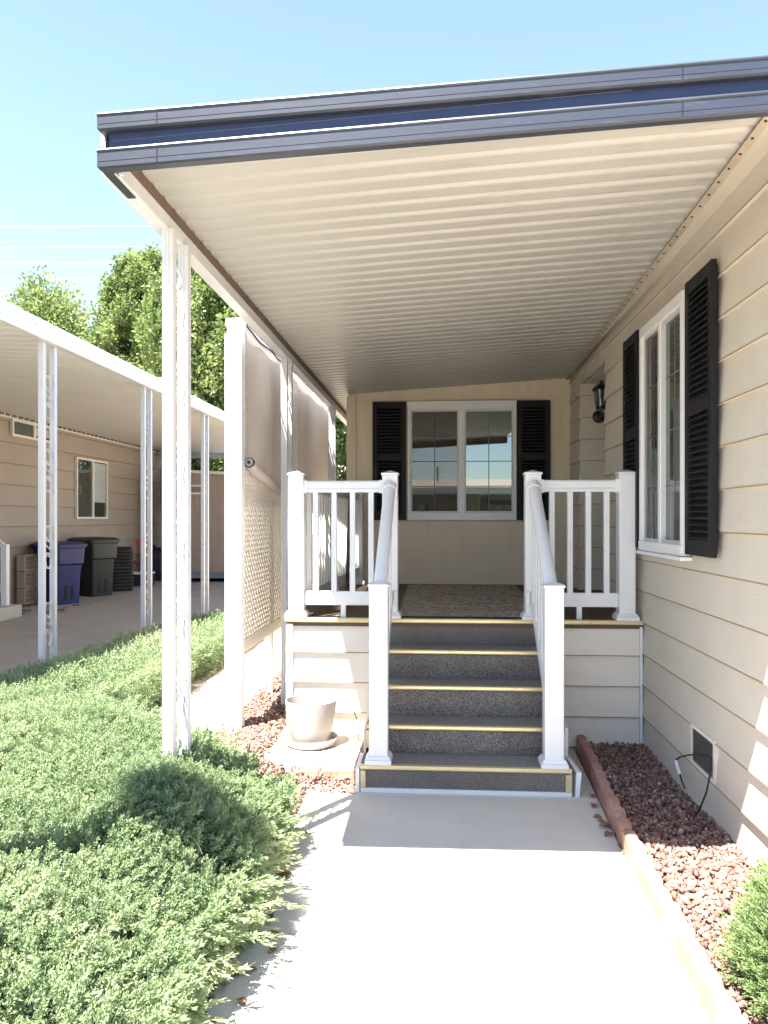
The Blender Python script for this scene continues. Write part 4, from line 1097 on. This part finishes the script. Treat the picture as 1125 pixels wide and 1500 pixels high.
# bins
def rrect(w,d,r,z,cx=0,cy=0,n=5):
    pts=[]
    for sx,sy,a0 in((1,1,0),(-1,1,PI/2),(-1,-1,PI),(1,-1,1.5*PI)):
        for k in range(n+1):
            a=a0+k/n*PI/2; pts.append((cx+sx*(w/2-r)+r*math.cos(a),cy+sy*(d/2-r)+r*math.sin(a),z))
    return pts
def loft(mb,rings,cap0=True,cap1=True):
    n=len(rings[0]); vs=sum(rings,[]); fs=[]
    for i in range(len(rings)-1):
        for k in range(n): fs.append((i*n+k,i*n+(k+1)%n,(i+1)*n+(k+1)%n,(i+1)*n+k))
    if cap0: fs.append(tuple(range(n-1,-1,-1)))
    if cap1: fs.append(tuple((len(rings)-1)*n+k for k in range(n)))
    return mb.add(vs,fs)
def make_bin(label,mat,loc,rz,sc):
    t=thing('wheelie_bin',label,'bin',loc,rz,'wheelie bins under the carport')
    b=MB(); loft(b,[rrect(.46,.50,.06,.0,0,-.04),rrect(.50,.56,.07,.5,0,-.03),rrect(.53,.62,.07,.68,0,-.02),rrect(.56,.70,.08,.70,0,-.02),rrect(.59,.76,.08,.97,0,0),rrect(.63,.80,.09,.975,0,0),rrect(.63,.80,.09,1.01,0,0)])
    obj('bin_body',b,mat,t,smooth=True,bevel=.004)
    b=MB(); loft(b,[rrect(.65,.84,.09,1.012,0,0),rrect(.65,.84,.09,1.035,0,0),rrect(.56,.72,.12,1.075,0,0),rrect(.2,.3,.08,1.09,0,0)]); b.box(-.27,.27,.40,.50,1.0,1.04)
    obj('lid',b,mat,t,smooth=True)
    for sx in(-.27,.27):
        obj('wheel',MB().tube([(sx-.03,.24,.13),(sx+.03,.24,.13)],.13,20),M['rubber'],t,smooth=True)
    each(obj,'grab_slot',MB().box(-.09,-.03,-.303,-.288,.08,.50).box(.03,.09,-.303,-.288,.08,.50),M['dark'],t)
    each(obj,'bin_sticker',MB().box(.08,.15,-.352,-.338,.70,.75).box(-.2,-.14,-.352,-.338,.74,.79),M['white'],t)
    t.scale=(sc,sc,sc)
    return t
b=px_d(86,13.75,.17); make_bin('dark blue wheelie bin nearest under the carport',M['blue'],b,1.05,1.02)
b=px_d(137,15.2,.17); make_bin('dark green wheelie bin between the blue bin and air conditioner',M['green'],b,1.0,1.06)
# air conditioner
ac=thing('air_conditioner','black louvred air conditioner unit beside the green bin','air conditioner',px_d(172,16.2,.17),.5)
a=MB(); loft(a,[rrect(.56,.56,.10,.0),rrect(.56,.56,.10,.92)]); obj('cabinet',a,M['dark'],ac,smooth=True)
a=MB()
for i in range(12): loft(a,[rrect(.60,.60,.11,.05+i*.07),rrect(.63,.63,.12,.065+i*.07),rrect(.60,.60,.11,.085+i*.07)])
obj('louvre',a,pm('ac louvres',(.05,.052,.05),(.035,.036,.035),8,rough=.4),ac,smooth=True)
obj('fan_grille',MB().lathe([(0,.935),(.2,.935),(.25,.925)],24),M['tin'],ac)
# red chair, crate, stack of blocks, dark clutter
rc=thing('folding_chair','orange red folding chair against the wall beyond the air conditioner','chair',px_d(197,18.6,.17),.2)
c=MB()
for sx in(-.22,.22): c.bar((sx,-.1,0),(sx,.12,1.0),.03,.03); c.bar((sx,.15,0),(sx,-.16,.5),.03,.03)
obj('chair_frame',c,M['red'],rc); obj('seat',MB().box(-.24,.24,-.2,.14,.47,.50),M['red'],rc); 
for z in(.72,.95): each(obj,'back_slat',MB().box(-.24,.24,.03,.07,z-.06,z+.06),M['red'],rc)
cr=thing('storage_crate','violet plastic storage crate with white lid under the chair','crate',px_d(200,17.4,.17),.1)
obj('crate_body',MB().box(-.34,.34,-.22,.22,0,.26),M['purple'],cr,bevel=.01); obj('lid',MB().box(-.36,.36,-.24,.24,.262,.30),M['white'],cr,bevel=.01)
bs=px_d(37,13.2,.17)
for i in range(3):
    t=thing('breeze_block',['lower pale patterned cement block leaning at the wall','middle pale patterned cement block of the stack','top tan patterned block of the stack by the wall'][i],'block',(NX+.16,12.95,.20+i*.29),0,'patterned blocks stacked at the wall')
    f=MB().box(-.07,.07,-.22,.22,0,.035).box(-.07,.07,-.22,.22,.245,.28).box(-.07,.07,-.22,-.18,.036,.244).box(-.07,.07,.18,.22,.036,.244)
    obj('block_frame',f,M['nwall'],t)
    g=MB()
    for k in range(5): g.box(-.05,.05,-.16+k*.075,-.135+k*.075,.036,.244)
    for k in range(2): g.box(-.045,.045,-.179,.179,.095+k*.07,.115+k*.07)
    obj('block_pattern',g,M['nwall'],t)
# bags of clutter at the far back
for (px,d,lb,mt,sx,sz) in((216,19.2,'dark grey bundle standing against the far carport wall','dark',.45,.9),(228,19.0,'dark violet tub at the back of the carport','purple',.5,.8)):
    b=MB(); loft(b,[rrect(sx,.4,.1,0),rrect(sx*1.1,.45,.12,sz*.4),rrect(sx,.4,.12,sz*.85),rrect(sx*.5,.2,.08,sz)]); tag(obj('storage_tub',b,M[mt],loc=px_d(px,d,.17),smooth=True),lb,'tub')
# neighbour steps
ns=thing('neighbouring_steps','white railed wooden steps at the left edge of the carport','steps',(-6.75,11.1,.17))
obj('step',MB().box(-.5,.35,-.9,.35,0,.19).box(-.5,.1,-.9,.30,.191,.38).box(-.5,-.15,-.9,.25,.381,.57),M['nstep'] if 'nstep' in M else pm('beige step',(.5,.46,.4),(.45,.41,.36),5),ns,bevel=.01)
obj('post',MB().box(.12,.21,.16,.25,.19,1.12),M['white'],ns,bevel=.004)
each(obj,'handrail',MB().bar((.16,.20,1.08),(-.55,.20,1.62),.06,.07).bar((.16,.20,.40),(-.55,.20,.92),.05,.06),M['white'],ns)
for i in range(4): obj('baluster',MB().box(-.03-.15*i,.005-.15*i,.185,.22,.50+.115*i,1.16+.115*i),M['white'],ns)
# shed
sx0,sx1,sy=-6.25,-3.9,18.0
sd=thing('garden_shed','pinkish tan boarded garden shed at the end of the driveway','shed',(sx0,sy,.17))
s=MB(); x=sx0
while x<sx1-.01: s.box(x-sx0+.004,x-sx0+.146,0,.02,.24,2.62-.05*(x-sx0)); x+=.15
s.box(0,sx1-sx0,.012,2.5,.24,2.45); obj('board_wall',s,M['shed'],sd)
obj('roof',MB().prism([(-.12,2.63),(2.47,2.50),(2.47,2.56),(-.12,2.70)],(0,-.12,0),(1,0,0),(0,0,1),(0,2.8,0)),M['white'],sd)
obj('skid',MB().box(0,sx1-sx0,.03,2.4,.09,.239),M['blueboard'],sd)
each(obj,'block_foot',MB().box(.1,.4,.1,2.3,0,.089).box(1.9,2.2,.1,2.3,0,.089).box(0,2.3,2.3,2.35,0,.089),M['dark'],sd)
vt=obj('vent',MB().box(.28,.72,-.02,-.002,2.10,2.14).box(.28,.72,-.02,-.002,2.28,2.32).box(.28,.32,-.02,-.002,2.14,2.28).box(.68,.72,-.02,-.002,2.14,2.28),M['white'],sd)
obj('vent_slat',MB().box(.32,.68,-.012,-.004,2.155,2.175).box(.32,.68,-.012,-.004,2.195,2.215).box(.32,.68,-.012,-.004,2.235,2.255),M['tin'],vt)

# far building + small carport seen past the porch corner
fb=thing('far_house','small pinkish roofed house far beyond the porch corner','house',(-4.0,36,0))
obj('wall',MB().box(-3.2,3.5,0,6,0,2.6),M['npan'],fb)
obj('roof',MB().prism([(-.4,2.6),(3,4.4),(6.4,2.6)],(-3.8,0,0),(0,1,0),(0,0,1),(7.9,0,0)),M['shed'],fb)

# ------------------------------------------------------------------ trees
def tree(name,label,loc,h,rx,ry,z0,n,mat,lsize,seed,trunk=.18,spires=1,branches=9):
    r=np.random.default_rng(seed)
    t=thing('broadleaf_tree',label,'tree',loc,0,'trees behind the carport')
    tb=MB(); tb.tube([(0,0,0),(.05,.03,h*.3),(-.05,.05,h*.55),(0,0,h*.85)],[trunk,trunk*.8,trunk*.5,trunk*.12],10)
    cl=[]
    for i in range(branches):
        a=i*2.4+r.uniform(-.3,.3); zb=z0*.8+(h*.75-z0*.8)*(i/branches); Lr=(.55+.35*r.random())
        e=(math.cos(a)*rx*Lr,math.sin(a)*ry*Lr,zb+h*.14)
        tb.tube([(0,0,zb),(e[0]*.5,e[1]*.5,zb+h*.05),e],[trunk*.38,trunk*.25,trunk*.08],6)
    obj('trunk',tb,M['trunk'],t,smooth=True)
    # clumps
    C=[];R=[]
    nc=170
    for i in range(nc):
        f=r.random(); zz=z0+(h-z0)*f**.9
        prof=math.sin(PI*min(.98,(.12+.80*(zz-z0)/(h-z0))))**.75*(1.0-.35*((zz-z0)/(h-z0)))
        a=r.uniform(0,2*PI); q=prof*math.sqrt(r.uniform(.15,1))
        C.append((math.cos(a)*rx*q,math.sin(a)*ry*q,zz)); R.append(r.uniform(.25,.62)*(.75 if zz>h*.8 else 1)*rx/2.6)
    for k in range(spires):
        a=r.uniform(0,6.28); q=r.uniform(.0,.45)
        for j in range(5): C.append((math.cos(a)*rx*q,math.sin(a)*ry*q,h*.80+h*.20*j/5)); R.append((.55-.09*j)*rx/2.6)
    C=np.array(C);R=np.array(R)
    idx=r.choice(len(C),n,p=R**2/np.sum(R**2)); u=r.normal(size=(n,3)); u/=np.linalg.norm(u,axis=1,keepdims=True)
    P=C[idx]+u*R[idx][:,None]*(r.random((n,1))**.4)*np.array([1,1,1.7])
    D=u*.6+r.normal(size=(n,3))*.6+np.array([0,0,-.15]); RR=rotz_to(D,r.uniform(0,6.28,n)); s=r.uniform(.7,1.3,n)*lsize
    q=np.array([(0,0,0),(.33,.08,.5),(0,0,1),(-.33,.08,.5)])
    v=np.einsum('nij,nkj->nki',RR,q[None]*s[:,None,None])+P[:,None,:]
    f=np.arange(n*4).reshape(n,4); tint=np.clip(r.normal(.45,.2,n)+.18*np.sin(C[idx][:,0]*3+C[idx][:,2]*2),0,1)
    o=bpy.data.objects.new('crown',np_mesh('crown',v.reshape(-1,3),f,mat,tint)); COL.objects.link(o); o.parent=t
    return t
P_=lambda px,d:px_d(px,d,0)
tree('t','low rounded green tree at the far left behind the carport roof',P_(62,27),9.6,3.8,2.6,2.5,60000,M['treeleaf'],.125,1,spires=3)
tree('t','tallest spiky topped green tree left of the porch post',P_(205,25),10.2,2.0,2.2,2.3,60000,M['treeleaf'],.12,2,spires=3)
tree('t','bright green tree directly behind the porch post',P_(300,22),9.6,2.4,2.2,3.0,64000,M['treeleaf'],.115,3,spires=2)
tree('t','dense green tree partly hidden by the lattice screen',P_(385,24),9.2,2.6,2.2,2.6,50000,M['treeleaf2'],.12,4,spires=2)
tree('t','dark branching tree seen between the lattice and porch wall',P_(470,26),8.4,2.6,2.2,2.2,26000,M['treeleaf2'],.14,5,trunk=.28,spires=1)
tree('t','small dark tree glimpsed past the end of the carport',P_(325,60),6.2,2.3,2.0,1.2,9000,M['treeleaf2'],.28,6)
tree('t','small green tree left of the gap beyond the carport',P_(290,52),4.6,3.3,2.0,.6,9000,M['treeleaf'],.28,8)
tree('t','distant grey green tree beyond the porch corner',P_(500,52),7.0,3.2,2.0,1.2,9000,M['treeleaf2'],.28,9)
# overhead wires
for k,(yL,yR) in enumerate(((332,328),(362,358),(385,381),(409,404))):
    d=42; a=px_d(-260,d,H+(760-yL-3)/1125*d); b_=px_d(620,d,H+(760-yR+3)/1125*d); m_=[(a[i]+b_[i])/2 for i in range(3)]; m_[2]-=.05
    tag(obj('overhead_wire',MB().tube([a,m_,b_],.007,5),M['wire'],smooth=True),['topmost thin overhead wire crossing the sky','second overhead wire from the top of the sky','third overhead wire just above the tree top','lowest overhead wire close above the left tree'][k],'wire','overhead wires above the trees')

# ------------------------------------------------------------------ across the street (seen in the window reflections)
ah=thing('opposite_home','tan home with white carport roof across the street behind camera','house',(0,-20,0))
w=MB(); lap(w,(-16,0),(16,0),(0,1),0,3.2,.3,.1,.015); w.box(-16,16,-6,-.02,0,3.2); obj('siding_wall',w,M['nwall'],ah)
obj('roof',MB().prism([(.3,3.2),(-3,3.75),(-6.3,3.2)],(-16.4,0,0),(0,1,0),(0,0,1),(32.8,0,0)),M['roofing'],ah)
c=pans(-15,15,.05,lambda y:2.6,3.02,-.05,pitch=.3,dep=.05); obj('carport_roof',MB().add([(y,x,z) for x,y,z in c.v],c.f).box(-15,15,2.6,2.7,2.80,3.05),M['npan'],ah)
for i in range(8): obj('post',MB().box(-14+i*4-.04,-14+i*4+.04,2.5,2.58,0,2.85),M['alu'],ah)
for i in range(5): obj('window',MB().box(-13+i*5.5,-11.4+i*5.5,.02,.05,1.2,2.4),M['glass'],ah)
for i in range(3): obj('roof_vent',MB().tube([(-4+i*4,-1.8,3.6),(-4+i*4,-1.8,4.25)],.06,8).lathe([(.1,0),(.1,.08),(0,.1)],10,(-4+i*4,-1.8,4.25)),M['tin'],ah)

# ------------------------------------------------------------------ light
sunv=Vector((.256,.380,-1)).normalized()
ld=bpy.data.lights.new('sun','SUN'); ld.energy=5.0; ld.angle=math.radians(.53); ld.color=(1,.955,.88)
lo=bpy.data.objects.new('sun',ld); COL.objects.link(lo); lo.rotation_euler=sunv.to_track_quat('-Z','Y').to_euler(); lo.location=(-5,-7,20)
wd=bpy.data.worlds.new('World'); S.world=wd; wd.use_nodes=True; nt=wd.node_tree
bg=nt.nodes['Background']; sk=nt.nodes.new('ShaderNodeTexSky'); sk.sky_type='NISHITA'; sk.sun_disc=False
sk.sun_elevation=math.asin(-sunv.z); sk.sun_rotation=math.atan2(-sunv.x,-sunv.y); sk.air_density=1.0; sk.dust_density=.25; sk.ozone_density=2.2; sk.altitude=50
hs=nt.nodes.new('ShaderNodeHueSaturation'); hs.inputs['Saturation'].default_value=.93; nt.links.new(sk.outputs[0],hs.inputs['Color']); nt.links.new(hs.outputs[0],bg.inputs[0]); bg.inputs[1].default_value=.073
vs=S.view_settings; vs.view_transform='Standard'; vs.look='None'; vs.exposure=2.6; vs.gamma=1
S.cycles.max_bounces=8; S.cycles.diffuse_bounces=5; S.cycles.transparent_max_bounces=12; S.cycles.use_denoising=True
try: S.cycles.denoiser='OPENIMAGEDENOISE'
except Exception: pass
